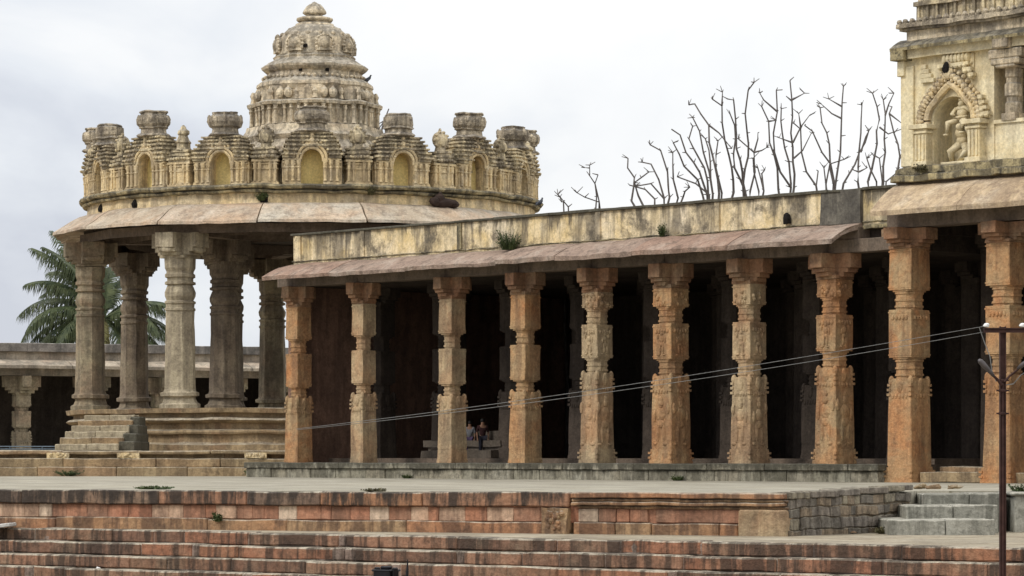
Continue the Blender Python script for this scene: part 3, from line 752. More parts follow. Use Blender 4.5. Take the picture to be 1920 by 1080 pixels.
def pcol(th, r, nm='column', zoff=2.24, mt='column', k=0):
    m = MB(); px_, py_ = r*math.sin(th), -r*math.cos(th)
    # split the long shaft so that it can be worn
    pr = []
    for i, q in enumerate(colp):
        if i and q[1]-colp[i-1][1] > 1:
            for j in range(1, 8): f = j/8; pr.append((colp[i-1][0]+(q[0]-colp[i-1][0])*f, colp[i-1][1]+(q[1]-colp[i-1][1])*f))
        pr.append(q)
    m.lathe([(a, b+zoff) for a, b in pr], 16, th, (px_, py_), mod=lambda a,rr,z: 1.03 if int(round((a-th)/(PI/8))) % 2 == 0 else .96)
    m.rough(.04, .9, k*3., .02, 3.5)
    o = m.build(nm, mt, pav)
    c = MB(); Rz = Matrix.Translation((px_,py_,0)) @ Matrix.Rotation(th, 4, 'Z'); z0 = zoff+7.28
    c.gbox(-.72,.72,-.72,.72,z0,z0+.14,.3,Mx=Rz)
    for w_, a, b in ((.95,.14,.3),(1.15,.3,.5),(1.34,.5,1.2)):
        c.gbox(-w_,w_,-.55,.55,z0+a,z0+b,.3,Mx=Rz); c.gbox(-.54,.54,-w_,w_,z0+a+.003,z0+b-.003,.3,Mx=Rz)
    for sgn in (-1,1):
        c.ell((sgn*1.12,0,z0+.42),(.2,.5,.2),8,6,Mx=Rz); c.ell((0,sgn*1.12,z0+.42),(.5,.2,.2),8,6,Mx=Rz)
    c.rough(.04,1.2,k,.02,4); co = c.build('bracket', mt, None)
    for v in co.data.vertices: v.co.z -= .2
    co.parent = o
M['column3'] = stone('brown_stone', [(.17,.13,.095),(.24,.19,.135),(.29,.24,.165)], .7, (.06,.05,.04), .5, 1.5, .45, 2.4, bump=.5, bsc=5, off=24)
M['column2'] = stone('pale_green_stone', [(.31,.26,.18),(.41,.35,.24),(.48,.41,.29)], .7, (.12,.095,.07), .5, 1.5, .45, 2.4, bump=.5, bsc=5, off=22)
for k in range(8): pcol(R(-79+45*k), 11.65, k=k, mt='column2' if k == 1 else ('column3' if k in (7, 2, 3) else 'column'))
for k in range(4): pcol(R(-45+90*k), 6.3, nm='inner_column', k=10+k, mt='column3')
m = MB(); m.lathe([(12.2,10.68),(12.2,11.12),(9.9,11.13),(9.9,10.7)], 16, R(11.25), cap=False); m.rough(.03,.8,2); 
m.lathe([(6.8,10.66),(6.8,11.12),(5.4,11.12),(5.4,10.66)], 16, R(11.25), cap=False)
for k in range(8):
    Rz = Matrix.Rotation(R(-79+45*k), 4, 'Z'); m.box(-.35,.35,-11.8,-5.8,10.69,11.1,Mx=Rz)
m.build('ring_beam', 'beam', pav)
# eave of sixteen slabs
m = MB(); N = 16
for i in range(N):
    a0 = 2*PI*(i-.5)/N+.003; a1 = 2*PI*(i+.5)/N-.003; dr = random.uniform(-.05,.05); dz = random.uniform(-.03,.03)
    tt = random.random(); sub = 8; prof = [(11.85,12.12),(12.2,12.02),(12.65,11.8),(13.1,11.5),(13.58,11.2),(13.6,11.06),(13.1,11.3),(12.4,11.34),(11.7,11.3)]
    vs = []; fs = []
    for s_ in range(sub+1):
        f = s_/sub
        for r_, z in prof:
            rr = r_+dr*(1 if r_ > 12 else 0); zz = z+dz*(1 if r_ > 12 else 0)
            p0 = Vector((rr*math.sin(a0), -rr*math.cos(a0), zz)); p1 = Vector((rr*math.sin(a1), -rr*math.cos(a1), zz)); vs.append(p0.lerp(p1, f))
    q = len(prof)
    for s_ in range(sub):
        for j in range(q):
            j2 = (j+1) % q; fs.append((s_*q+j, s_*q+j2, (s_+1)*q+j2, (s_+1)*q+j))
    fs += [tuple(range(q)), tuple(sub*q+j for j in reversed(range(q)))]
    m.add(vs, fs, tt)
m.rough(.05, .7, 5, .025, 2.6); m.build('eave', 'eave', pav)
m = MB(); m.lathe([(12.0,11.14),(12.0,11.3)], 16, R(11.25)); m.build('ceiling', 'inner', pav)
m = MB(); m.lathe([(11.75,12.05),(11.72,12.4),(11.72,12.62)], 96, cap=False, mod=lambda a,r,z: 1)
m.rough(.03,.8,1); m.build('drum', 'plaster', pav)
m = MB(); m.lathe([(11.7,12.56),(11.95,12.6),(12.0,12.7),(11.85,12.74),(12.1,12.8),(12.16,12.9),(12.1,12.98),(11.9,13.0)], 128); m.rough(.06, 1., 4, .05, 3.5); m.build('roof_cornice', 'ledge', pav)
for th in (-66, -49, -11.5):
    m = MB(); Rz = Matrix.Rotation(R(th), 4, 'Z')
    if th == -11.5: m.box(-.2,.2,-11.86,-11.5,12.12,12.5,Mx=Rz)
    else: m.lathe([(.16,12.12),(.2,12.28),(.12,12.45),(.02,12.55)], 8, c=(0,-11.72), Mx=Rz)
    m.rough(.05,3,th); m.build('drain_hole', 'hole', pav)
m = MB(); m.lathe([(10.95,12.9),(10.95,13.9),(11.1,13.95),(11.1,14.05),(10.8,14.12),(10.8,14.3),(10.9,14.36),(10.9,14.44),(10.6,14.5),(10.6,14.7),(10.3,14.8),(9.3,14.8),(9.3,12.9)], 96, cap=False)
for k in range(120):
    a = 2*PI*k/120; m.ell((11.0*math.sin(a),-11.0*math.cos(a),14.14),(.12,.12,.12),6,4); m.ell((10.7*math.sin(a+.02),-10.7*math.cos(a+.02),14.55),(.11,.11,.12),6,4)
m.rough(.05,1,2,.03,4); m.build('back_parapet', 'tier', pav)

# a shrine of the roof ring: local -y faces outwards
def shrine(seed, crown_kind=0):
    rd = random.Random(seed)
    m = MB(); nwid = .5; W_ = 1.32
    m.box(-W_,-nwid-.02,-.28,1.0,0,1.22); m.box(nwid+.02,W_,-.28,1.0,0,1.22); m.box(-nwid-.1,nwid+.1,.42,1.,0,1.9)
    for x0, x1 in ((-W_-.06,-nwid-.02),(nwid+.02,W_+.06)):
        for a, b, o_ in ((0,.1,.1),(.1,.17,.04),(.78,.83,.05),(1.0,1.06,.05),(1.12,1.2,.09)): m.gbox(x0,x1,-.28-o_,.9,a,b,.3)
    for sgn in (-1,1):
        for x in (.62,.9,1.18): m.lathe([(.09,.16),(.07,.24),(.07,.72),(.1,.78),(.07,.84),(.1,.95),(.12,1.12)], 8, c=(sgn*x,-.33))
    for y_ in (-.1,.25,.6,.85):
        for sgn in (-1,1): m.lathe([(.08,.1),(.07,.72),(.1,.8),(.1,1.12)], 6, c=(sgn*(W_+.02),y_))
    m.rough(.018,2,seed,.008,6)
    body = m.build('shrine', 'plaster', pav, local=True)
    # niche back and arch
    m = MB(); m.box(-nwid-.04,nwid+.04,.34,.42,0,1.75); m.build('niche', 'niche', body, local=True)
    m = MB(); N = 16
    for ring_r, yy, tr in ((.04,-.3,.075),(.2,-.34,.07)):
        pts = []
        for i in range(N+1):
            a = PI*1.08*(1-i/N)-.04*PI; pts.append(((nwid+ring_r)*math.cos(a), yy, 1.12+(nwid+ring_r)*1.06*math.sin(a)))
        m.tube(pts, tr, 6)
    for i in range(15):
        a = PI*1.15*(1-i/14)-.075*PI; rr = nwid+.36
        m.ell((rr*math.cos(a), -.26, 1.16+rr*1.05*math.sin(a)), (.1,.12,.1), 6, 5)
    for i in range(-2,3): m.ell((i*.12,-.28,2.12-abs(i)*.12),(.09,.1,.11),6,4)
    m.ell((0,-.28,2.3),(.1,.1,.13),6,5); m.ell((0,-.3,2.02),(.16,.14,.15),8,5)
    vs = []; fs = []; N = 12      # spandrel filling behind the rings
    for i in range(N+1):
        a = PI-PI*i/N; vs += [(nwid*math.cos(a),-.24,1.12+nwid*1.05*math.sin(a)),((nwid+.34)*math.cos(a),-.24,1.12+(nwid+.42)*math.sin(a)),
                              (nwid*math.cos(a),.5,1.12+nwid*1.05*math.sin(a)),((nwid+.34)*math.cos(a),.5,1.12+(nwid+.42)*math.sin(a))]
    for i in range(N):
        q = i*4; fs += [(q,q+4,q+5,q+1),(q,q+2,q+6,q+4),(q+1,q+5,q+7,q+3)]
    m.add(vs, fs, .5); m.rough(.02,3,seed)
    m.build('arch', 'plaster', body, local=True)
    # receding tiers of the roof
    m = MB(); z = 1.2; w = W_+.08; dpt = .72
    for k in range(6):
        h = .235-.012*k
        if k < 2:     # tiers are broken by the arch
            for sg in (-1,1):
                a, b = sorted((sg*(nwid+.3-.1*k), sg*w)); m.gbox(a, b, .28-dpt, .28+dpt, z+.02, z+h-.09, .25); m.gbox(min(a,b)-(.07 if sg<0 else 0), max(a,b)+(.07 if sg>0 else 0), .28-dpt-.08, .28+dpt+.08, z+h-.09, z+h, .25)
            m.gbox(-nwid, nwid, .44, .28+dpt, z+.02, z+h, .3)
        else:
            m.gbox(-w, w, .28-dpt, .28+dpt, z+.02, z+h-.09, .25); m.gbox(-w-.08, w+.08, .28-dpt-.08, .28+dpt+.08, z+h-.09, z+h, .25)
        x = -w
        while x < w:
            if abs(x) > nwid+.1 or k > 2: m.ell((x+.08,.28-dpt-.09,z+h-.05),(.06,.05,.05),6,4)
            x += .2
        z += h; w -= (.07 if k < 3 else .13); dpt -= .05
    m.rough(.03,1.5,seed,.008,5); m.build('roof_tiers', 'tier', body, local=True)
    # neck and fluted crown
    m = MB(); c_ = (0,.28); h0 = z
    fl = lambda a,r,zz: 1+.07*abs(math.sin(a*6))*(1 if .6 < r else 0)
    if crown_kind == 0:
        m.lathe([(.80,h0),(.90,h0+.05),(.84,h0+.12),(.68,h0+.17),(.65,h0+.38),(.76,h0+.43),(.74,h0+.48),(.86,h0+.6),(.88,h0+.82),(.80,h0+.98),(.68,h0+1.03),(.68,h0+1.1),(.76,h0+1.13),(.74,h0+1.2),(.3,h0+1.22)], 36, c=c_, mod=fl)
        for i in range(12):
            a = 2*PI*i/12; m.ell((c_[0]+.82*math.sin(a),c_[1]-.82*math.cos(a),h0+.78),(.12,.12,.24),6,5)
    elif crown_kind == 1:
        m.lathe([(.78,h0),(.88,h0+.06),(.82,h0+.14),(.68,h0+.2),(.66,h0+.34),(.78,h0+.4),(.72,h0+.5),(.76,h0+.6),(.74,h0+.95),(.64,h0+1.0),(.68,h0+1.06),(.62,h0+1.12),(.2,h0+1.14)], 36, c=c_, mod=fl)
        for i in range(10):
            a = 2*PI*i/10; m.ell((c_[0]+.7*math.sin(a),c_[1]-.7*math.cos(a),h0+.74),(.11,.11,.28),6,5)
    else:
        m.lathe([(.78,h0),(.88,h0+.07),(.8,h0+.13),(.68,h0+.18),(.66,h0+.42),(.80,h0+.5),(.9,h0+.74),(.86,h0+.96),(.7,h0+1.04),(.62,h0+1.08),(.66,h0+1.2),(.3,h0+1.22)], 36, c=c_, mod=fl)
        for i in range(8):
            a = 2*PI*(i+.5)/8; m.ell((c_[0]+.84*math.sin(a),c_[1]-.84*math.cos(a),h0+.9),(.12,.12,.2),6,5)
    
    for v in m.v: v.x *= .9; v.y = .28+(v.y-.28)*.9
    m.rough(.045,2,seed*1.1,.025,6); m.build('crown', 'crown', body, local=True)
    return body
def small_shrine(seed, kind=0):
    m = MB(); W_ = .56
    m.box(-W_,W_,-.25,.6,0,1.2)
    for a, b, o_ in ((0,.1,.12),(.1,.17,.05),(.74,.79,.05),(.98,1.04,.06),(1.1,1.2,.12)): m.gbox(-W_-o_,W_+o_,-.25-o_,.6,a,b,.3)
    for x in (-.5,-.26,.26,.5): m.lathe([(.07,.16),(.06,.7),(.09,.78),(.09,1.1)],6,c=(x,-.28))
    m.rough(.015,2,seed,.008,6); body = m.build('small_shrine', 'plaster', pav, local=True)
    m = MB(); z = 1.2; w = W_+.14
    for k in range(3):
        m.gbox(-w+.06,w-.06,-.32+.05*k,.6,z,z+.1,.2); m.gbox(-w,w,-.38+.05*k,.6,z+.1,z+.2,.2); z += .2; w -= .1
    for i in range(6): m.ell((-.4+.16*i,-.42,1.36),(.08,.08,.08),6,4)
    if kind == 0:      # round gable disc
        m.lathe([(.3,z),(.26,z+.2)],12,c=(0,.05)); m.ell((0,.05,z+.55),(.45,.3,.45),14,8); m.ell((0,-.22,z+.5),(.2,.12,.24),8,6); m.ell((0,.05,z+1.02),(.09,.09,.13),6,5)
        for i in range(10):
            a = 2*PI*i/10; m.ell((.42*math.cos(a),-.08,z+.55+.42*math.sin(a)),(.08,.12,.08),6,4)
    else:              # slender pot finial
        m.lathe([(.42,z),(.36,z+.12),(.34,z+.3),(.4,z+.36),(.3,z+.5),(.22,z+.7),(.3,z+.8),(.28,z+.95),(.14,z+1.05),(.12,z+1.15),(.03,z+1.25)],16,c=(0,.05))
    m.rough(.04,2.2,seed,.02,6); m.build('roof_tiers', 'tier', body, local=True)
    return body
protos = [shrine(i*7+3, i % 3) for i in range(4)]; used = set()
ZR = 12.98-.2
for k in range(16):
    i = [0,1,3,2][k % 4]
    if i not in used: o = protos[i]; used.add(i)
    else: o = copy_tree(protos[i], pav)
    th = R(22.5*k); o.location = (11.45*math.sin(th), -11.45*math.cos(th), ZR); o.rotation_euler.z = th
    o.scale = (1.04, 1, [1.04, 1.0, 1.06, .98, 1.05, .93][k % 6])
pr2 = [small_shrine(11, 0), small_shrine(17, 1), small_shrine(23, 0)]; used = set()
for k in range(16):
    i = [0,0,2,1,0,2,0,1,0,2,0,1,2,0,1,0][k]
    if i not in used: o = pr2[i]; used.add(i)
    else: o = copy_tree(pr2[i], pav)
    th = R(22.5*k+11.25); o.location = (11.5*math.sin(th), -11.5*math.cos(th), ZR); o.rotation_euler.z = th

# spire
def zy(y): return (HY-y)/K
def star(a, r, z): return 1+.035*(1 if math.cos(8*(a))>.35 else -1)
m = MB()
m.lathe([(5.2,13.0),(5.2,13.4),(4.4,14.0),(4.4,14.6),(3.9,14.9),(3.9,15.6),(3.6,16.0),(3.75,zy(262)),(3.6,zy(256)),(3.5,zy(250)),(3.45,zy(243)),(3.15,zy(241)),
         (3.1,zy(206)),(3.4,zy(205)),(3.45,zy(200)),(3.3,zy(197)),(3.0,zy(196)),(3.0,zy(176)),(2.95,zy(170))], 64, mod=star, c=(.14,0))
for k in range(48):
    a = 2*PI*k/48; r_ = 3.22*star(a,0,0)
    m.lathe([(.13,zy(241)),(.09,zy(236)),(.085,zy(216)),(.14,zy(213)),(.10,zy(210)),(.15,zy(206))], 6, c=(.14+r_*math.sin(a), -r_*math.cos(a)))
m.rough(.04,1.5,3,.02,5); sp = m.build('spire', 'spire', pav)
def sub(mb, name, mat, **kw):
    o = mb.build(name, mat, None, **kw)
    for v in o.data.vertices: v.co.z -= .2
    o.parent = sp; return o
m = MB()
for k in range(40):
    a = 2*PI*k/40; r_ = 3.12*star(a,0,0); big = k % 5 in (1,2)
    c_ = (.14+r_*math.sin(a), -r_*math.cos(a))
    if big: m.ell((*c_, zy(184)), (.24,.24,.28), 8, 6); m.ell((*c_, zy(175)), (.08,.08,.1), 6, 4)
    elif k % 5 == 4: Rz = Matrix.Translation((*c_,0)) @ Matrix.Rotation(a,4,'Z'); m.gbox(-.36,.36,-.12,.2,zy(196),zy(177),.2,Mx=Rz)
    else: m.lathe([(.15,zy(196)),(.1,zy(188)),(.16,zy(182)),(.06,zy(175))], 8, c=c_)
m.rough(.03,2,5,.015,6); sub(m, 'balustrade', 'spire')
m = MB(); m.lathe([(2.9,zy(176)),(2.98,zy(170)),(3.05,zy(167)),(3.02,zy(161)),(2.82,zy(156)),(2.6,zy(151)),(2.5,zy(149)),(2.48,zy(140)),(2.62,zy(137)),(2.74,zy(133)),(2.78,zy(129)),(2.6,zy(124)),(2.35,zy(120)),
    (2.15,zy(115)),(2.1,zy(113)),(2.14,zy(110)),(2.05,zy(107)),(2.0,zy(105))], 64, c=(.14,0), mod=lambda a,r,z: 1+.012*(1 if math.cos(16*a)>.3 else -1))
for k in range(56):
    a = 2*PI*k/56; m.ell((.14+2.72*math.sin(a),-2.72*math.cos(a),zy(150)),(.1,.1,.09),6,4); 
m.rough(.05,1.3,7,.025,4.5); sub(m, 'cornice', 'spire')
m = MB(); m.lathe([(2.05,zy(108)),(2.0,zy(103)),(1.95,zy(100)),(1.93,zy(85)),(1.85,zy(74)),(1.68,zy(65)),(1.4,zy(56)),(1.1,zy(50)),(1.02,zy(49)),(1.0,zy(46)),(.8,zy(44)),(.78,zy(42))], 48, c=(.14,0))
for k in range(16):
    a = 2*PI*(k+.5)/16; m.ell((.14+1.72*math.sin(a),-1.72*math.cos(a),zy(68)),(.14,.14,.14),6,5)
for k in range(12):
    a = 2*PI*(k+.5)/12; m.ell((.14+1.32*math.sin(a),-1.32*math.cos(a),zy(58)),(.13,.13,.12),6,5)
m.rough(.03,1.5,2,.015,5); sub(m, 'dome', 'spire', smooth=True)
for k in range(8):
    a = 2*PI*(k+.45)/8-.1; Rz = Matrix.Translation((.14,0,0)) @ Matrix.Rotation(a,4,'Z'); m = MB()
    m.ell((0,-1.98,zy(88)),(.46,.22,.42),14,8,Mx=Rz); m.ell((0,-2.12,zy(90)),(.28,.16,.26),10,6,Mx=Rz)
    m.ell((0,-2.0,zy(73)),(.14,.14,.16),8,6,Mx=Rz); m.gbox(-.42,.42,-2.14,-1.8,zy(103),zy(98),.2,Mx=Rz)
    for i in range(11):
        b = PI*1.3*i/10-.15*PI; m.ell((.47*math.cos(b),-2.05,zy(89)+.44*math.sin(b)),(.09,.1,.09),6,4,Mx=Rz)
    m.rough(.04,3,k,.02,7); sub(m, 'medallion', 'spire')
m = MB(); m.lathe([(.72,zy(45)),(.7,zy(42.5)),(.88,zy(41)),(.96,zy(38)),(.94,zy(35)),(.72,zy(33)),(.44,zy(31)),(.42,zy(28)),(.58,zy(27)),(.64,zy(25)),(.58,zy(20)),(.44,zy(13)),(.3,zy(9)),(.18,zy(7)),(.12,zy(5)),(.02,zy(3))], 32, c=(.14,0))
m.rough(.03,2,2,.015,6); sub(m, 'finial', 'spire', smooth=True)
for a in (-35, -12, 15, 38):
    pass
m = MB()
for a, y_, r_ in ((-14,97,2.0),(17,97,2.0),(-17,143,2.5),(15,143,2.5)):
    Rz = Matrix.Translation((.14,0,0)) @ Matrix.Rotation(R(a),4,'Z'); m.box(-.09,.09,-r_-.03,-r_+.2,zy(y_),zy(y_-6),Mx=Rz)
sub(m, 'vent_hole', 'hole')

# platform under the pavilion
plat = thing('stone_platform', 'wide low moulded platform of tan stone under the round pavilion', 'platform', (-30, 150, ZD))
def bk(x0, x1, y0, y1, z0, z1, lo, hi, m): blocks(m, x0+30, x1+30, y0-150, y1-150, z0, z1, lo, hi, .03, .5)
m = MB(); bk(-70,-10.2,145.5,152,ZD-.1,-.56,3,7,m); m.rough(.03,.8,3,.015,4); m.build('lower_course', 'base', plat, bevel=.03)
m = MB(); bk(-70,-10.2,145.62,152,-.56,-.16,2.5,6,m); m.rough(.03,.8,5,.015,4); m.build('upper_course', 'base', plat, bevel=.03)
m = MB(); bk(-70,-9.6,146.3,152,-.16,.02,3,7,m); m.rough(.03,.8,5,.015,4); m.build('recessed_course', 'base', plat)
m = MB(); bk(-70,-9.6,145.9,190,.02,.2,3,7,m); m.rough(.03,.8,8,.02,4); m.build('top_slab', 'base', plat, bevel=.04)
for k, px in enumerate((110, 242, 480)):
    m = MB(); x = (px-CX)/F*146; m.gbox(x+30-.5, x+30+.5, -4.35, -3.6, -.17, .1, .2, t=.4)
    for i in range(14): m.ell((x+30+random.uniform(-.4,.4), -4.35, random.uniform(-.1,.05)), random.uniform(.05,.09), 6, 4)
    m.rough(.04,2,k,.02,6); m.build('carved_block', 'course' if k == 5 else 'plaster', plat)

st = thing('pavilion_steps', 'small flight of worn pale steps climbing to the round pavilion', 'steps', (-20.5, 148.5, .2))
for i, (a, b, Y, z1) in enumerate([(102,222,147.0,.50),(112,230,147.9,.80),(122,236,148.8,1.08),(134,242,149.7,1.36),(146,248,150.6,1.62),(158,252,151.5,1.88)]):
    m = MB(); x0, x1 = (a-CX)/F*Y+20.5, (b-CX)/F*Y+20.5
    m.gbox(x0, (x0+x1)/2-.01, Y-148.5, 153.6-148.5, .2, z1, .3); m.gbox((x0+x1)/2, x1, Y-148.5, 153.5-148.5, .2, z1+.015, .3); m.rough(.035,1.5,i,.02,5)
    m.build('tread', 'column2' if i % 3 != 1 else 'base', st, bevel=.03)
for i, (a, b, Y, z1) in enumerate([(222,252,147.3,.62),(230,256,148.6,1.0),(236,260,149.9,1.4),(243,262,151.1,1.8)]):
    m = MB(); m.gbox((a-CX)/F*Y+20.52, (b-CX)/F*Y+20.5, Y-148.5, 153.55-148.5, .2, z1, .3); m.rough(.03,1.5,i+9,.02,5); m.build('side_block', 'plinth', st, bevel=.03)

# ------------------------------------------------------------------ far gallery
fg0 = P(-140, 640, 197); fg1 = P(610, 655, 209); FGA = math.atan2(fg1.y-fg0.y, fg1.x-fg0.x); FL_ = math.hypot(fg1.x-fg0.x, fg1.y-fg0.y)
far = thing('distant_gallery', 'low flat-roofed pillared gallery in the distance behind the round pavilion', 'gallery', (fg0.x, fg0.y, ZD), FGA)
m = MB(); blocks(m, 0, FL_, -.5, .5, 6.45, 6.98, 3, 8, .03, 1.); m.rough(.05,.6,3); m.build('coping', 'fartop', far, bevel=.02)
m = MB(); m.gbox(0, FL_, -.2, .6, 5.95, 6.45, 1.); m.build('parapet', 'farwall', far)
m = MB()
x = 0
while x < FL_: 
    L = random.uniform(3,6); eave(m, x+.02, min(FL_,x+L)-.02, 6.0, 5.55, 1.5, .22, y1=-.1, sag=.05, cuts=4); x += L
m.rough(.04,.6,3); m.build('eave', 'farwall', far)
m = MB(); m.gbox(0, FL_, -.45, .45, 4.95, 5.6, 1.); m.build('beam', 'farwall', far)
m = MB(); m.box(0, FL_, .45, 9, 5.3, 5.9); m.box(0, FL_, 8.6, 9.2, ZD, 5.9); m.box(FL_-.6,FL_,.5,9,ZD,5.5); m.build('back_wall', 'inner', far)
def farx(px):
    k = (px-CX)/F; ux, uy = math.cos(FGA), math.sin(FGA); return (k*fg0.y-fg0.x)/(ux-k*uy)
for k, px in enumerate((-95, 40, 172, 300, 430, 560)):
    pillar(far, farx(px), 0, ZD, (2.4,2.7,3.7,4.0,4.7,5.92), .95, 'A', 'column', 2.0, seed=70+k, capmat='column')
rl = MB()
for z in (.52, .36): rl.tube([(farx(-60), -2, z), (farx(135), -2, z)], .035, 5)
for px in (-60, 0, 60, 135): rl.tube([(farx(px), -2, ZD), (farx(px), -2, .56)], .04, 5)
M['rail'] = plain('blue_grey_rail', (.16,.20,.24), .5, .4)
o = rl.build('railing', 'rail', None)
mt_ = Matrix.Translation((fg0.x, fg0.y, 0)) @ Matrix.Rotation(FGA, 4, 'Z')
c0 = mt_ @ Vector((farx(40), -2, ZD))
o.data.transform(mt_); o.data.transform(Matrix.Translation(-c0)); o.location = c0
tag(o, 'thin blue-grey metal railing in front of the distant gallery', 'railing')

# ------------------------------------------------------------------ coconut palm behind the far gallery
PY = 236.; pc = P(196, 598, PY)
palm = thing('palm_tree', 'coconut palm rising behind the distant gallery at the left', 'palm tree', (pc.x, pc.y, ZD))
m = MB(); m.tube([(0,0,0),(.5,.2,3),(.3,.1,6.5),(0,0,pc.z-ZD)], [.42,.3,.26,.24], 10)
for v in m.v: v.z += ZD
m.build('trunk', 'palmbark', palm)
def frond(az, el, L, droop, mat='frond', seed=0):
    rd = random.Random(seed); m = MB(); base = Vector((0,0,pc.z)); N = 26; pts = []; p = base.copy(); e = el
    hd = Vector((math.cos(az), math.sin(az), 0))
    for i in range(N+1):
        pts.append(p.copy()); dirv = hd*math.cos(e)+Vector((0,0,math.sin(e))); p += dirv*L/N; e -= droop/N*(.5+1.1*i/N)
    m.tube(pts, [.07*(1-i/N)+.012 for i in range(N+1)], 5)
    side = Vector((-hd.y, hd.x, 0))
    for i in range(3, N):
        f = i/N; ll = 1.5*math.sin(PI*min(1, f*.85+.12))**.8*(L/6)
        for k in range(4):
            q = pts[i].lerp(pts[i+1], k/4); dirv = (pts[i+1]-pts[i]).normalized()
            for sg in (-1,1):
                l2 = ll*rd.uniform(.8,1.15); out = (side*sg*rd.uniform(.5,.85)+dirv*.55+Vector((0,0,-.15))).normalized()
                a = q; b = q+out*l2*.5+Vector((0,0,-.10*l2)); c = q+out*l2*.8+Vector((0,0,-.75*l2*rd.uniform(.6,1.3)))
                w = dirv*.036
                m.add([a-w, a+w, b+w*1.1, b-w*1.1, c], [(0,1,2,3),(3,2,4)], .5)
    return m.build('frond', mat, palm, fix=False)
rd = random.Random(5)
fr = [(2.95,.15,6.3,1.5),(2.75,.62,6.2,1.35),(2.45,1.0,5.9,1.1),(1.9,1.3,5.6,1.0),(3.35,-.2,5.6,1.1),(3.0,-.38,5.6,1.0),(3.6,.5,5.4,1.6),(4.1,.2,5.0,1.6),(4.7,-.15,4.6,1.3),
      (.3,.30,5.6,1.7),(.05,.62,5.2,1.4),(.5,-.1,5.2,1.2),(-.3,-.2,5.2,1.1),(1.2,1.1,5.2,1.2),(1.0,.5,5.4,1.5),(2.2,.3,5.2,1.5),(-.6,.4,4.8,1.6),(5.3,-.4,4.4,1.1),(3.9,-.5,4.6,1.0),(-.1,-.45,4.8,.9),(2.6,1.25,5.4,.8),(3.2,.95,5.4,1.3)]
fr += [(2.7,1.2,6.4,.55),(2.95,1.05,6.2,.7),(2.3,1.4,6.2,.4),(3.3,1.2,5.6,.8),(2.85,-.05,5.4,1.2),(3.15,.35,5.6,1.5),(2.6,.85,5.3,1.3),(2.3,1.25,5.0,1.2),(3.5,.05,5.0,1.3),(1.5,1.4,5.0,1.4),(.15,.1,5.2,1.3),(.7,.75,4.8,1.6),(2.9,-.6,4.6,.7),(.2,-.6,4.4,.7),(1.9,.8,4.6,1.6),(4.4,.7,4.4,1.8)]
for i, (a, e, L, dr) in enumerate(fr): frond(a, e, L*1.28, dr*1.05, 'frond2' if i in (8,18) else 'frond', i)

# ------------------------------------------------------------------ bare trees behind the hall
def Z(x, y): return (1020+x/2.743, 140+y/2.743)
TR = [
 [[(125,680),(100,650),(72,615)],[(100,650),(92,655),(82,630)]],
 [[(288,690),(283,650),(262,560),(235,520),(235,465)],[(283,655),(210,630),(170,607)],[(262,560),(278,515)],[(235,480),(210,478)]],
 [[(450,650),(462,575),(465,530),(430,480),(432,430)],[(465,555),(500,530),(540,500)],[(570,640),(520,590),(440,568)],[(618,638),(550,560),(465,575)],[(618,635),(590,540),(550,460),(505,450)],[(645,632),(635,500),(600,390),(545,360)],[(690,635),(665,540),(662,400)],[(715,630),(725,600),(750,578)]],
 [[(850,618),(780,560),(685,525)],[(815,618),(790,540),(720,470),(665,350)],[(840,618),(800,500),(730,400),(700,310),(655,280)],[(845,618),(825,480),(770,380),(745,330),(765,265)],[(868,615),(850,500),(820,400),(800,290),(765,220)],[(868,615),(855,450),(830,330)],[(900,612),(880,470),(850,350),(848,260),(775,150),(745,155)],[(915,610),(885,480),(895,340)],[(975,605),(965,480),(930,340),(915,160),(865,125)],[(915,160),(918,90)],[(848,260),(900,300),(965,380)]],
 [[(1025,600),(1020,500),(990,380),(985,230),(975,130),(945,125)],[(1035,600),(1010,540),(980,480),(980,260),(960,210)],[(1060,600),(1085,500),(1080,400),(1000,330)],[(1025,560),(1050,420),(1045,300),(1035,200),(1050,80),(1080,40)],[(1105,600),(1080,500),(1075,430)],[(1130,598),(1120,510),(1135,490)],[(1130,598),(1100,480)],[(1080,400),(1100,330),(1100,300)],[(1080,400),(1120,390),(1145,375)]],
 [[(1205,590),(1200,480),(1160,350),(1155,240),(1120,165)],[(1270,580),(1215,500),(1185,400),(1180,300),(1200,190),(1195,80)],[(1200,190),(1130,130),(1110,95)],[(1155,240),(1195,235)],[(1285,580),(1280,450),(1270,300),(1275,130),(1265,30)],[(1275,130),(1340,95)],[(1275,135),(1245,110)],[(1270,560),(1260,450),(1225,300),(1220,175)],[(1285,430),(1330,390),(1375,300)],[(1280,350),(1320,270),(1365,210)],[(1320,270),(1310,200)],[(1280,350),(1210,325)]],
 [[(1400,572),(1350,500),(1325,400),(1320,280),(1285,250)],[(1400,572),(1410,495)],[(1495,562),(1475,460),(1430,400),(1380,290),(1340,260)],[(1490,562),(1470,420),(1455,300),(1430,250),(1420,170)],[(1500,562),(1525,400),(1530,230),(1540,60)],[(1530,225),(1480,200),(1425,150)],[(1535,165),(1465,125)],[(1450,562),(1440,480)],[(1450,562),(1470,460),(1545,435)],[(1540,560),(1600,460),(1670,290)]],
 [[(1615,555),(1620,400),(1630,300),(1635,155)],[(1630,400),(1655,320),(1670,290)],[(1620,500),(1590,490)],[(1620,500),(1660,480)],[(1665,550),(1700,420),(1725,230),(1690,95)],[(1710,550),(1660,430)],[(1745,550),(1755,400),(1755,200),(1745,130)],[(1755,210),(1800,95)],[(1740,550),(1725,430)],[(1820,550),(1830,420),(1800,300),(1775,200),(1790,165)],[(1725,270),(1770,305),(1840,280)],[(1775,200),(1840,250)],[(1760,550),(1820,500)],[(1830,430),(1842,400)]],
]
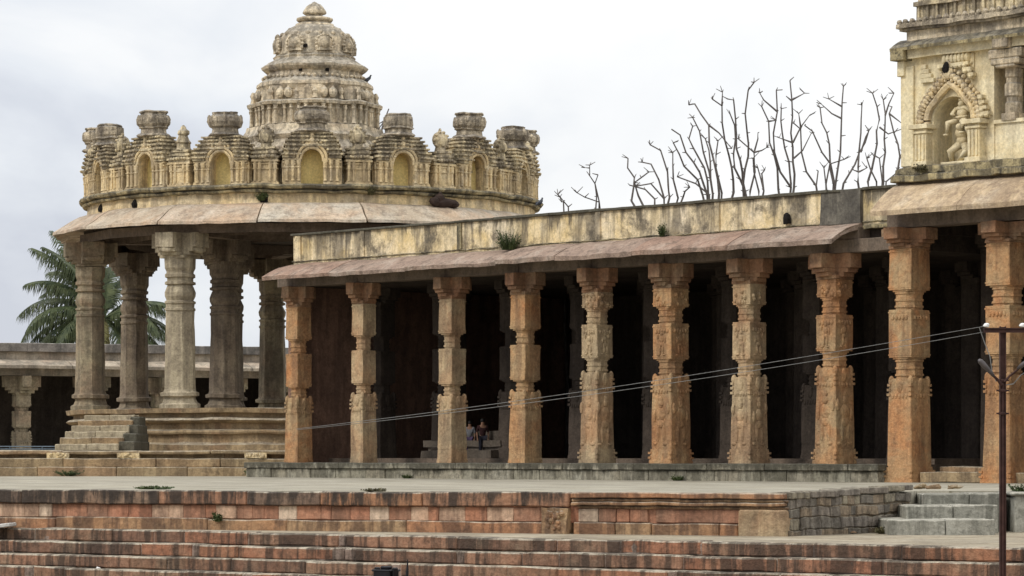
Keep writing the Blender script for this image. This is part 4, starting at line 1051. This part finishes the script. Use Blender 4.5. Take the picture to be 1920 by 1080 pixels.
LB = ['tiny bare sapling tip at the far left end of the row above the hall roof',
      'small bare forked sapling standing apart, left of the denser bare trees',
      'low bare tree with outward curling twigs, leftmost of the bushy ones above the hall roof',
      'wide bare tree with many leaning stems above the middle of the hall parapet',
      'tall bare tree with one long crooked stem, right of the wide leaning one',
      'tallest bare tree with a single straight central leader and forked tip',
      'bare tree with a thick upright trunk and one long stem leaning left',
      'bare tree nearest the yellow tower, its twigs touching the tower edge']
for ti, stems in enumerate(TR):
    rd = random.Random(ti+3); Y0 = [150,149,151,150,149,151,150,148][ti]
    xs = [Z(*s[0])[0] for s in stems if s[0][1] > 540]; cx_ = sum(xs)/len(xs)
    hub = P(cx_, 470, Y0); 
    root = thing('bare_tree' if ti > 1 else 'bare_sapling', LB[ti], 'tree', (hub.x, hub.y, ZD), 0, 'bare trees behind the hall')
    off = Vector((hub.x, hub.y, 0)); th_ = .2 if ti > 1 else .06
    m = MB(); m.tube([(0,0,ZD),(.1,.1,3),(-.05,0,6),(0,0,hub.z)], [th_*1.5,th_*1.1,th_,th_*.8], 8); m.build('trunk', 'bark', root)
    m = MB()
    for s in stems:
        pts = []; dY = rd.uniform(-1.6,1.6) if s[0][1] > 540 else rd.uniform(-.4,.4)
        for j, q in enumerate(s): pts.append(P(*Z(*q), Y0+dY*(.4+.25*j)) - off)
        if s[0][1] > 540: pts = [Vector((0,0,hub.z-.3))] + pts
        # smooth-ish subdivision with small kinks
        out = [pts[0]]
        for a, b in zip(pts, pts[1:]):
            L = (b-a).length; nn = max(1, int(L/.55))
            for k in range(1, nn+1):
                p = a.lerp(b, k/nn)
                if k < nn: p += Vector((rd.uniform(-.06,.06), rd.uniform(-.06,.06), rd.uniform(-.03,.03)))
                out.append(p)
        n_ = len(out); r0 = .082 if s[0][1] > 540 else .05
        if ti < 2: r0 *= .7
        m.tube(out, [r0*(1-.62*i/(n_-1)) for i in range(n_)], 5)
        for k in range(2, n_):
            if rd.random() < .8:
                dn = (out[k]-out[k-1]).normalized(); sdv = Vector((rd.uniform(-1,1), rd.uniform(-1,1), rd.uniform(.0,.8))).normalized()
                e = out[k] + sdv*rd.uniform(.08,.3); m.tube([out[k], e], [.03,.016], 4)
        if rd.random() < .8:
            for _ in range(3):
                e = out[-1]+Vector((rd.uniform(-.3,.3), rd.uniform(-.2,.2), rd.uniform(-.02,.3))); m.tube([out[-1], e], [.024,.014], 4)
    m.build('branches', 'bark', root)

# ------------------------------------------------------------------ pole, lamps, wires
pb = P(1880, 1080, 66.); pzb = ZT-.33*6
pole = thing('utility_pole', 'rust-brown steel utility pole with a cross arm at the right edge', 'pole', (pb.x, pb.y, pzb))
zz = lambda y: (HY-y)/F*66.
m = MB(); m.box(-.065,-.045,-.06,.06,pzb,zz(612)); m.box(.045,.065,-.06,.06,pzb,zz(612)); m.box(-.05,.05,-.015,.015,pzb,zz(613))
m.tube([(0,0,pzb),(0,0,zz(716)),(0,0,zz(716)+.01)], [.06,.055,.04], 10); m.build('post', 'metal', pole)
m = MB(); m.box(-.40,.62,-.09,-.04,zz(624),zz(615)); m.box(-.40,.62,-.12,-.09,zz(617),zz(615)); m.build('cross_arm', 'metal', pole)
for x in (-.34, .40):
    m = MB(); m.lathe([(.03,zz(614)),(.05,zz(613)),(.055,zz(611)),(.04,zz(610)),(.06,zz(609)),(.05,zz(607)),(.02,zz(606))], 12, c=(x,-.07)); m.ell((x-.03,-.1,zz(611)),(.05,.035,.03),10,6); m.build('insulator', 'ceramic', pole)
for z in (zz(716), zz(735), zz(778)):
    m = MB(); m.lathe([(.08,z),(.085,z+.03),(.08,z+.06)], 12); m.tube([(-.13,0,z+.03),(.13,0,z+.03)], .02, 6); m.build('clamp', 'metal', pole)
m = MB(); m.tube([(-.03,-.07,zz(722)),(-.12,-.1,zz(712)),(-.25,-.15,zz(702))], [.04,.03,.028], 8); m.build('lamp_arm', 'metal', pole)
m = MB(); m.tube([(-.2,-.13,zz(706)),(-.3,-.17,zz(696)),(-.42,-.22,zz(685)),(-.5,-.25,zz(678)),(-.53,-.26,zz(675))], [.03,.045,.06,.055,.03], 10); m.build('lamp_head', 'lamp', pole, smooth=True)
m = MB(); m.tube([(.03,-.07,zz(716)),(.12,-.1,zz(706)),(.3,-.2,zz(692))], [.03,.025,.02], 8); m.build('lamp_arm', 'metal', pole)
m = MB(); m.tube([(.28,-.18,zz(692)),(.38,-.25,zz(684)),(.55,-.3,zz(672))], [.03,.05,.04], 10); m.build('lamp_head', 'lamp', pole, smooth=True)
def wire(name, pts, A, B, label, r0=.0055):
    # pts seen in the photograph, laid in the vertical plane through A and B
    out = []
    for px, py in pts:
        k = (px-CX)/F; ux, uy = B.x-A.x, B.y-A.y
        t = (k*A.y-A.x)/(ux-k*uy); Y = A.y+uy*t; out.append(P(px, py, Y))
    m = MB(); c = out[0].copy(); m.tube([p-c for p in out], [r0*p.y/66. for p in out], 5); o = m.build(name, 'wire', None); o.location = c
    tag(o, label, 'wire', 'overhead wires'); return o
A = P(1850, 612, 66); B = FW(S[0], -.45, 1.2); 
def curve(p0, p1, p2, p3, n=24):
    out = []
    for i in range(n+1):
        t = i/n; out.append(tuple((1-t)**3*a+3*(1-t)**2*t*b+3*(1-t)*t*t*c+t**3*d_ for a, b, c, d_ in zip(p0, p1, p2, p3)))
    return out
wire('overhead_wire', curve((1850,611),(1500,672),(1050,748),(556,804)), A, B, 'upper of the two thin wires sloping down from the pole across the pillars')
wire('overhead_wire', curve((1842,623),(1500,684),(1050,756),(556,806)), P(1842,623,66), B+Vector((.1,0,0)), 'lower of the two thin wires sloping down from the pole across the pillars')
m = MB(); c = P(1836,613,66); m.tube([P(1836,613,66)-c, P(1845,640,66)-c, P(1856,668,66)-c, P(1860,695,66)-c, P(1868,716,66)-c], .01, 5); o = m.build('lead_wire', 'wire', None); o.location = c
tag(o, 'short loose wire hanging from the overhead wires beside the pole', 'wire')
m = MB(); c = P(1886,722,66); m.tube([P(1886,722,66)-c, P(1900,720,66)-c, P(1915,703,65.9)-c, P(1935,690,65.8)-c], .012, 5); o = m.build('lead_wire', 'wire', None); o.location = c
tag(o, 'short pale cable curving away right from the pole clamp', 'wire')

# ------------------------------------------------------------------ small things
def on_deck(px):
    kk = (px-CX)/F; t = (kk*W0.y-W0.x)/(wd.x-kk*wd.y); p = W0+wd*t; return Vector((p.x, p.y+.5, ZD))
def weed(name, loc, r, h, label, n=60, mat='leaf', seed=0, grp=None, spread=1.):
    rd = random.Random(seed); m = MB()
    for i in range(n):
        a = rd.uniform(0, 2*PI); rr = r*rd.random()**.6; b = Vector((rr*.4*math.cos(a), rr*.4*math.sin(a), 0))
        e = Vector((rr*math.cos(a), rr*math.sin(a), h*rd.uniform(.3,1)))
        md = b.lerp(e, .5)+Vector((0,0,h*.15)); m.tube([b, md, e], [.012,.008,.004], 3)
        for q in (.35,.5,.65,.8,.95):
            p = b.lerp(e, q); s = rd.uniform(.04,.09); u = Vector((rd.uniform(-1,1), rd.uniform(-1,1), rd.uniform(-.4,.8))).normalized()*s; w = u.cross(Vector((rd.uniform(-1,1), rd.uniform(-1,1), 1))).normalized()*s*.4
            m.add([p, p+u*.5+w, p+u, p+u*.5-w], [(0,1,2,3)], .5)
    o = m.build(name, mat, None, fix=False); o.location = loc; tag(o, label, 'plant', grp); return o
weed('weed', FW(s_of(955,-.3), -.35, 8.22), .62, .85, 'leafy weed growing on the joint in the reddish hall eave', 110, seed=1)
weed('weed', FW(s_of(1240,-.2), -.15, 8.35), .22, .5, 'small weed rooted at the foot of the hall parapet', 40, seed=2)
weed('weed', PC+Vector((11.62*math.sin(R(-11.9+PR)), -11.62*math.cos(R(-11.9+PR)), 12.2)), .42, .5, 'dark green weed on the round pavilion eave', 70, seed=3)
weed('weed', PC+Vector((11.7*math.sin(R(14+PR)), -11.7*math.cos(R(14+PR)), 12.5)), .45, .5, 'brown dry weed hanging on the round pavilion cornice', 60, 'leaf2', seed=4)
weed('grass_tuft', P(128, 892, 145.2), .75, .28, 'grass tuft at the foot of the stone platform, left side', 80, seed=5)
weed('grass_tuft', P(290, 917.5, 90.3), .6, .06, 'flat grass patch near the front edge of the pale deck', 100, seed=6)
weed('grass_tuft', FW(s_of(1270,-1.2), -1.15, ZD), .4, .22, 'grass tuft at the foot of the hall plinth, right of centre', 50, seed=7)
o = weed('weed', W0+wd*((445/1480)*WL*1.0)+Vector((0,-.25,-1.80)), .15, .25, 'small weed in a joint of the stained retaining wall', 40, seed=8)
weed('grass_tuft', P(480, 893, 143.5), .8, .3, 'dark grass tuft at the left corner of the hall plinth', 70, seed=9)
weed('weed', P(1910, 925, 85.6), .35, .25, 'green weed on top of the block beside the grey steps', 40, seed=10)
weed('weed', P(392, 983, 88.3)+Vector((0,-.1,-.1)), .2, .22, 'tiny weed on the top red step, left of centre', 30, seed=11)

weed('grass_tuft', FW(s_of(760,-1.2), -1.12, ZD), .3, .16, 'tiny grass tuft at the foot of the hall plinth, left of centre', 30, seed=12)
weed('grass_tuft', P(1655, 1001, 82.1), .3, .2, 'dry grass tuft at the foot of the rubble wall', 40, 'leaf2', seed=13)
weed('grass_tuft', on_deck(700), .4, .07, 'thin grass patch on the deck edge in front of the second pillar', 50, 'leaf2', seed=14)
weed('weed', FW(s_of(1700,-1.7)-.3, -.6, 9.9), .3, .3, 'dry weed on the mossy ledge under the yellow tower', 40, 'leaf2', seed=15)
# dark lump on the pavilion roof
m = MB(); m.ell((0,0,.3),(.85,.35,.3),12,8); m.ell((-.45,0,.55),(.4,.3,.3),10,6); m.ell((-.8,-.05,.35),(.35,.28,.3),10,6); m.ell((.55,0,.25),(.5,.34,.26),10,6); m.ell((-.38,0,.8),(.16,.16,.14),8,6)
m.rough(.08,1.5,4,.03,5); 
for v in m.v: v *= .8
o = m.build('stone_lump', 'darkstone', None); th = R(33+PR)
o.location = PC+Vector((11.85*math.sin(th), -11.85*math.cos(th), 12.0)); o.rotation_euler.z = th; tag(o, 'dark brown lump of fallen stone lying on the round pavilion eave', 'stone')

def bird(loc, rz, label, s=1.):
    b = thing('pigeon', label, 'bird', loc, rz)
    m = MB(); m.tube([(-.24,0,.06),(-.12,0,.12),(0,0,.17),(.1,0,.25),(.13,0,.32),(.15,0,.36),(.17,0,.37)], [.02,.06,.085,.065,.035,.038,.02], 10)
    m.tube([(.17,0,.37),(.21,0,.36)],[.014,.004],5)
    for v in m.v: v *= s
    m.build('body', 'bird', b, smooth=True, local=True)
    m = MB()
    for sg in (-1,1): m.tube([(.0,sg*.03,.1),(.01,sg*.03,0)], .008*s, 4); m.ell((-.05,sg*.07,.16),(.13,.02,.05),8,5)
    for v in m.v: v *= s
    m.build('wing', 'bird', b, local=True)
bird(P(689,156.5,165-.5), 0, 'small pigeon perched on the ledge of the domed spire', 1.15)
bird(P(1012,388,FW(s_of(1012),0,0).y+.3), .8, 'small pigeon perched on the coping in front of the round pavilion', 1.0)
o = MB(); c = P(716,232,160); o.tube([(0,0,-.3),(.1,0,.1),(.35,0,.75)], [.05,.04,.03], 5); o.tube([(.12,0,.15),(-.15,0,.0)], [.04,.02], 5); o.tube([(.1,0,.1),(-.2,0,-.3)], [.035,.02], 5)
o = o.build('dead_stick', 'bark', None); o.location = c; tag(o, 'dead stick poking up beside the spire, behind a roof crown', 'stick')

# pale slab at the left edge, black box and dark rod at the bottom
m = MB(); m.gbox(-1.2,.42,-.3,.3,0,.10,.3); m.rough(.03,2,2)
o = m.build('stone_slab', stone('pale_slab_stone', [(.5,.49,.46),(.6,.59,.56)], 1., (.3,.3,.28), .2, 1, .2, 2.), None, bevel=.02); o.location = P(4, 992, 86.2); o.location.z = ZT-.33*4+.03
q = E0 - ei*1.2; tt = None
def on_steps(px, k):       # a point on tread k seen in column px
    b = E0 - ei*(.5*k+.25-.5*0) ; kk = (px-CX)/F; t = (kk*b.y-b.x)/(ed.x-kk*ed.y); p = b+ed*t; return Vector((p.x, p.y, ZT-.33*k+.012))
o.location = on_steps(-2, 0); o.location.z = ZT-.0; o.rotation_euler = (0, R(-6), EA+.5); tag(o, 'pale broken slab lying on the steps at the left edge', 'slab')
m = MB(); m.gbox(-.25,.25,-.2,.2,0,.55,.2); m.box(-.12,.12,-.1,.1,.55,.63); m.box(-.30,.30,-.22,.22,.5,.55)
for x in (-.28,.28): m.box(x-.03,x+.03,-.1,.1,.3,.6)
o = m.build('black_box', 'black', None, bevel=.03); o.location = on_steps(724, 4); o.rotation_euler.z = EA; tag(o, 'black box with a raised lid at the bottom edge of the view', 'box')
m = MB(); m.tube([(0,0,0),(.02,0,.5),(.03,0,.8)], [.035,.04,.012], 6); m.box(-.1,.1,-.02,.02,.35,.4)
o = m.build('metal_rod', 'black', None); o.location = on_steps(762, 4); tag(o, 'thin dark upright rod beside the black box', 'rod')
def rubble_stone(loc, s, seed, label, mat='plaster'):
    m = MB(); m.ell((0,0,s*.35),(s,s*.8,s*.45),8,6); m.rough(s*.6,1.6/s*.5,seed); o = m.build('loose_stone', mat, None); o.location = loc; tag(o, label, 'stone', 'loose stones and litter'); return o
for i, (px, y_) in enumerate(((1722,908),(1738,906),(1752,909),(1768,907),(1786,908),(1802,909))):
    rubble_stone(P(px, 917, 6000*.97/64.)+Vector((0,i%2*1.2,0)), .13+.04*(i % 3), i, 'loose rubble lump in the pile of stones above the grey steps', 'base')
rubble_stone(on_steps(184, 3), .06, 9, 'small white scrap lying on a red step at the left', 'ceramic')
rubble_stone(P(1600, 997, 82.2)*1.0, .07, 11, 'small reddish scrap at the foot of the rubble wall', 'capital').location.z = ZT

# ------------------------------------------------------------------ two people in the hall
def skin_mesh(name, V, Ed, rad, mat, parent, grow=0., sub_=1):
    me = bpy.data.meshes.new(name); me.from_pydata([Vector(v) for v in V], Ed, [])
    o = bpy.data.objects.new(name, me); COL.objects.link(o)
    s = o.modifiers.new('S', 'SKIN'); 
    for i, v in enumerate(me.skin_vertices[0].data): v.radius = (rad[i][0]+grow, rad[i][1]+grow) if isinstance(rad[i], tuple) else (rad[i]+grow,)*2; v.use_root = (i == 0)
    u = o.modifiers.new('U', 'SUBSURF'); u.levels = u.render_levels = sub_
    dg = bpy.context.evaluated_depsgraph_get(); m2 = bpy.data.meshes.new_from_object(o.evaluated_get(dg))
    o.modifiers.clear(); o.data = m2; m2.materials.clear(); m2.materials.append(M[mat]); m2.polygons.foreach_set('use_smooth', [True]*len(m2.polygons))
    o.parent = parent; return o
def person(px, feet_z, Y, rz, label, h, shirt, legs, swing=0.):
    p = P(px, 857, Y); p.z = feet_z; r = thing('person', label, 'person', p, rz); k = h/1.7
    J = {'pel':(0,0,.92),'waist':(0,0,1.05),'chest':(0,0,1.27),'neck':(0,0,1.43),'head':(0,-.01,1.56),'top':(0,0,1.66)}
    for sg, n_ in ((-1,'l'),(1,'r')):
        J['hip'+n_] = (sg*.09,0,.88); J['knee'+n_] = (sg*.11,-.03+swing*sg*.08,.48); J['ank'+n_] = (sg*.12,.02+swing*sg*.12,.08); J['toe'+n_] = (sg*.14,-.13+swing*sg*.12,.03)
        J['sh'+n_] = (sg*.19,0,1.38); J['el'+n_] = (sg*.25,.02,1.11); J['wr'+n_] = (sg*.24,-.08,.87); J['palm'+n_] = (sg*.24,-.10,.80)
        for f in range(4): J['f%d%s' % (f,n_)] = (sg*(.24-.0), -.13+.02*f-.02, .71+.008*abs(f-1.5))
        J['th'+n_] = (sg*.22,-.15,.79)
    rad = {'pel':.13,'waist':.115,'chest':.145,'neck':.055,'head':.095,'top':.07}
    for n_ in 'lr': rad.update({'hip'+n_:.085,'knee'+n_:.06,'ank'+n_:.042,'toe'+n_:.035,'sh'+n_:.06,'el'+n_:.042,'wr'+n_:.03,'palm'+n_:.035,'th'+n_:.01, **{'f%d%s'%(f,n_):.009 for f in range(4)}})
    bones = [('pel','waist'),('waist','chest'),('chest','neck'),('neck','head'),('head','top')]
    for n_ in 'lr': bones += [('pel','hip'+n_),('hip'+n_,'knee'+n_),('knee'+n_,'ank'+n_),('ank'+n_,'toe'+n_),('chest','sh'+n_),('sh'+n_,'el'+n_),('el'+n_,'wr'+n_),('wr'+n_,'palm'+n_),('palm'+n_,'th'+n_)]+[('palm'+n_,'f%d%s'%(f,n_)) for f in range(4)]
    def mk_(name, keys, mat, grow):
        ks = [q for q in J if q in keys]; ix = {q:i for i, q in enumerate(ks)}
        return skin_mesh(name, [Vector(J[q])*k for q in ks], [(ix[a],ix[b]) for a, b in bones if a in ix and b in ix], [rad[q]*k for q in ks], mat, r, grow)
    mk_('body', set(J), 'skin', 0)
    mk_('shirt', {'pel','waist','chest','shl','shr','ell','elr'}, shirt, .018)
    mk_('trousers', {'pel','hipl','hipr','kneel','kneer','ankl','ankr'}, legs, .022)
    m = MB(); m.ell((0,.02*k,1.62*k),(.105*k,.115*k,.115*k),12,8); m.build('hair', 'hair', r, local=True, smooth=True)
    return r
person(905, -.14, 135.6, .15, 'standing person in a dark maroon shirt and dark trousers, right of the pale-shirted one', 1.66, 'maroon', 'navy', .6)
person(881, -.14, 136.4, -.3, 'standing person in a pale top and violet wrap, half hidden by a pillar', 1.58, 'pale', 'violet', .2)

# ------------------------------------------------------------------ light, sky, camera
w = bpy.data.worlds.new('World'); sc.world = w; w.use_nodes = True; nt = w.node_tree; nt.nodes.clear()
out = nt.nodes.new('ShaderNodeOutputWorld'); bg = nt.nodes.new('ShaderNodeBackground')
SUN_EL, SUN_AZ = R(44), R(240)       # azimuth clockwise from +Y
sky = nt.nodes.new('ShaderNodeTexSky'); sky.sky_type = 'NISHITA'; sky.sun_disc = False; sky.sun_elevation = SUN_EL; sky.sun_rotation = SUN_AZ
tc = nt.nodes.new('ShaderNodeTexCoord')
sep = nt.nodes.new('ShaderNodeSeparateXYZ'); nt.links.new(tc.outputs['Generated'], sep.inputs[0])
n1 = noisy(nt, tc.outputs['Generated'], 9., 6, .5, aniso=(1,1,1.7), off=2.3, dist=.3)
lx = math_(nt, 'MULTIPLY', sep.outputs['X'], 1.3, False)          # cloud thins towards the right
zt_ = math_(nt, 'MULTIPLY', sep.outputs['Z'], .9, False)
f = math_(nt, 'ADD', math_(nt, 'ADD', n1, lx, False), zt_, False)
cl = ramp(nt, f, [(.28,(6.3,6.6,7.4)),(.42,(8.1,8.4,8.9)),(.54,(9.4,9.5,9.65)),(.70,(10.2,10.2,10.2))])
# an overcast sky is brighter overhead than at the horizon
cl = mix(nt, 1., cl, ramp(nt, sep.outputs['Z'], [(0,(.84,)*3),(.15,(.88,)*3),(1,(1.6,)*3)]), 'MULTIPLY')
cc = mix(nt, .93, sky.outputs[0], cl)
nt.links.new(cc, bg.inputs[0]); bg.inputs[1].default_value = .1
nt.links.new(bg.outputs[0], out.inputs[0])

sl = bpy.data.lights.new('sun', 'SUN'); sl.energy = 1.5; sl.angle = R(14); sl.color = (1, .95, .87)
so = bpy.data.objects.new('sun', sl); COL.objects.link(so)
dirv = Vector((math.sin(SUN_AZ)*math.cos(SUN_EL), math.cos(SUN_AZ)*math.cos(SUN_EL), math.sin(SUN_EL)))
so.rotation_euler = dirv.to_track_quat('Z', 'Y').to_euler(); so.location = (-30, 60, 60)

cam = bpy.data.cameras.new('camera'); co = bpy.data.objects.new('camera', cam); COL.objects.link(co)
co.location = (0,0,0); co.rotation_euler = (R(90),0,0); cam.sensor_width = 36; cam.lens = 36*F/1920; cam.shift_y = (HY-540)/1920
cam.clip_start = .5; cam.clip_end = 5000
sc.camera = co
vs_ = sc.view_settings; vs_.view_transform = 'Standard'; vs_.look = 'None'; vs_.exposure = .26; vs_.gamma = 1
sc.render.resolution_x = 1024; sc.render.resolution_y = 576
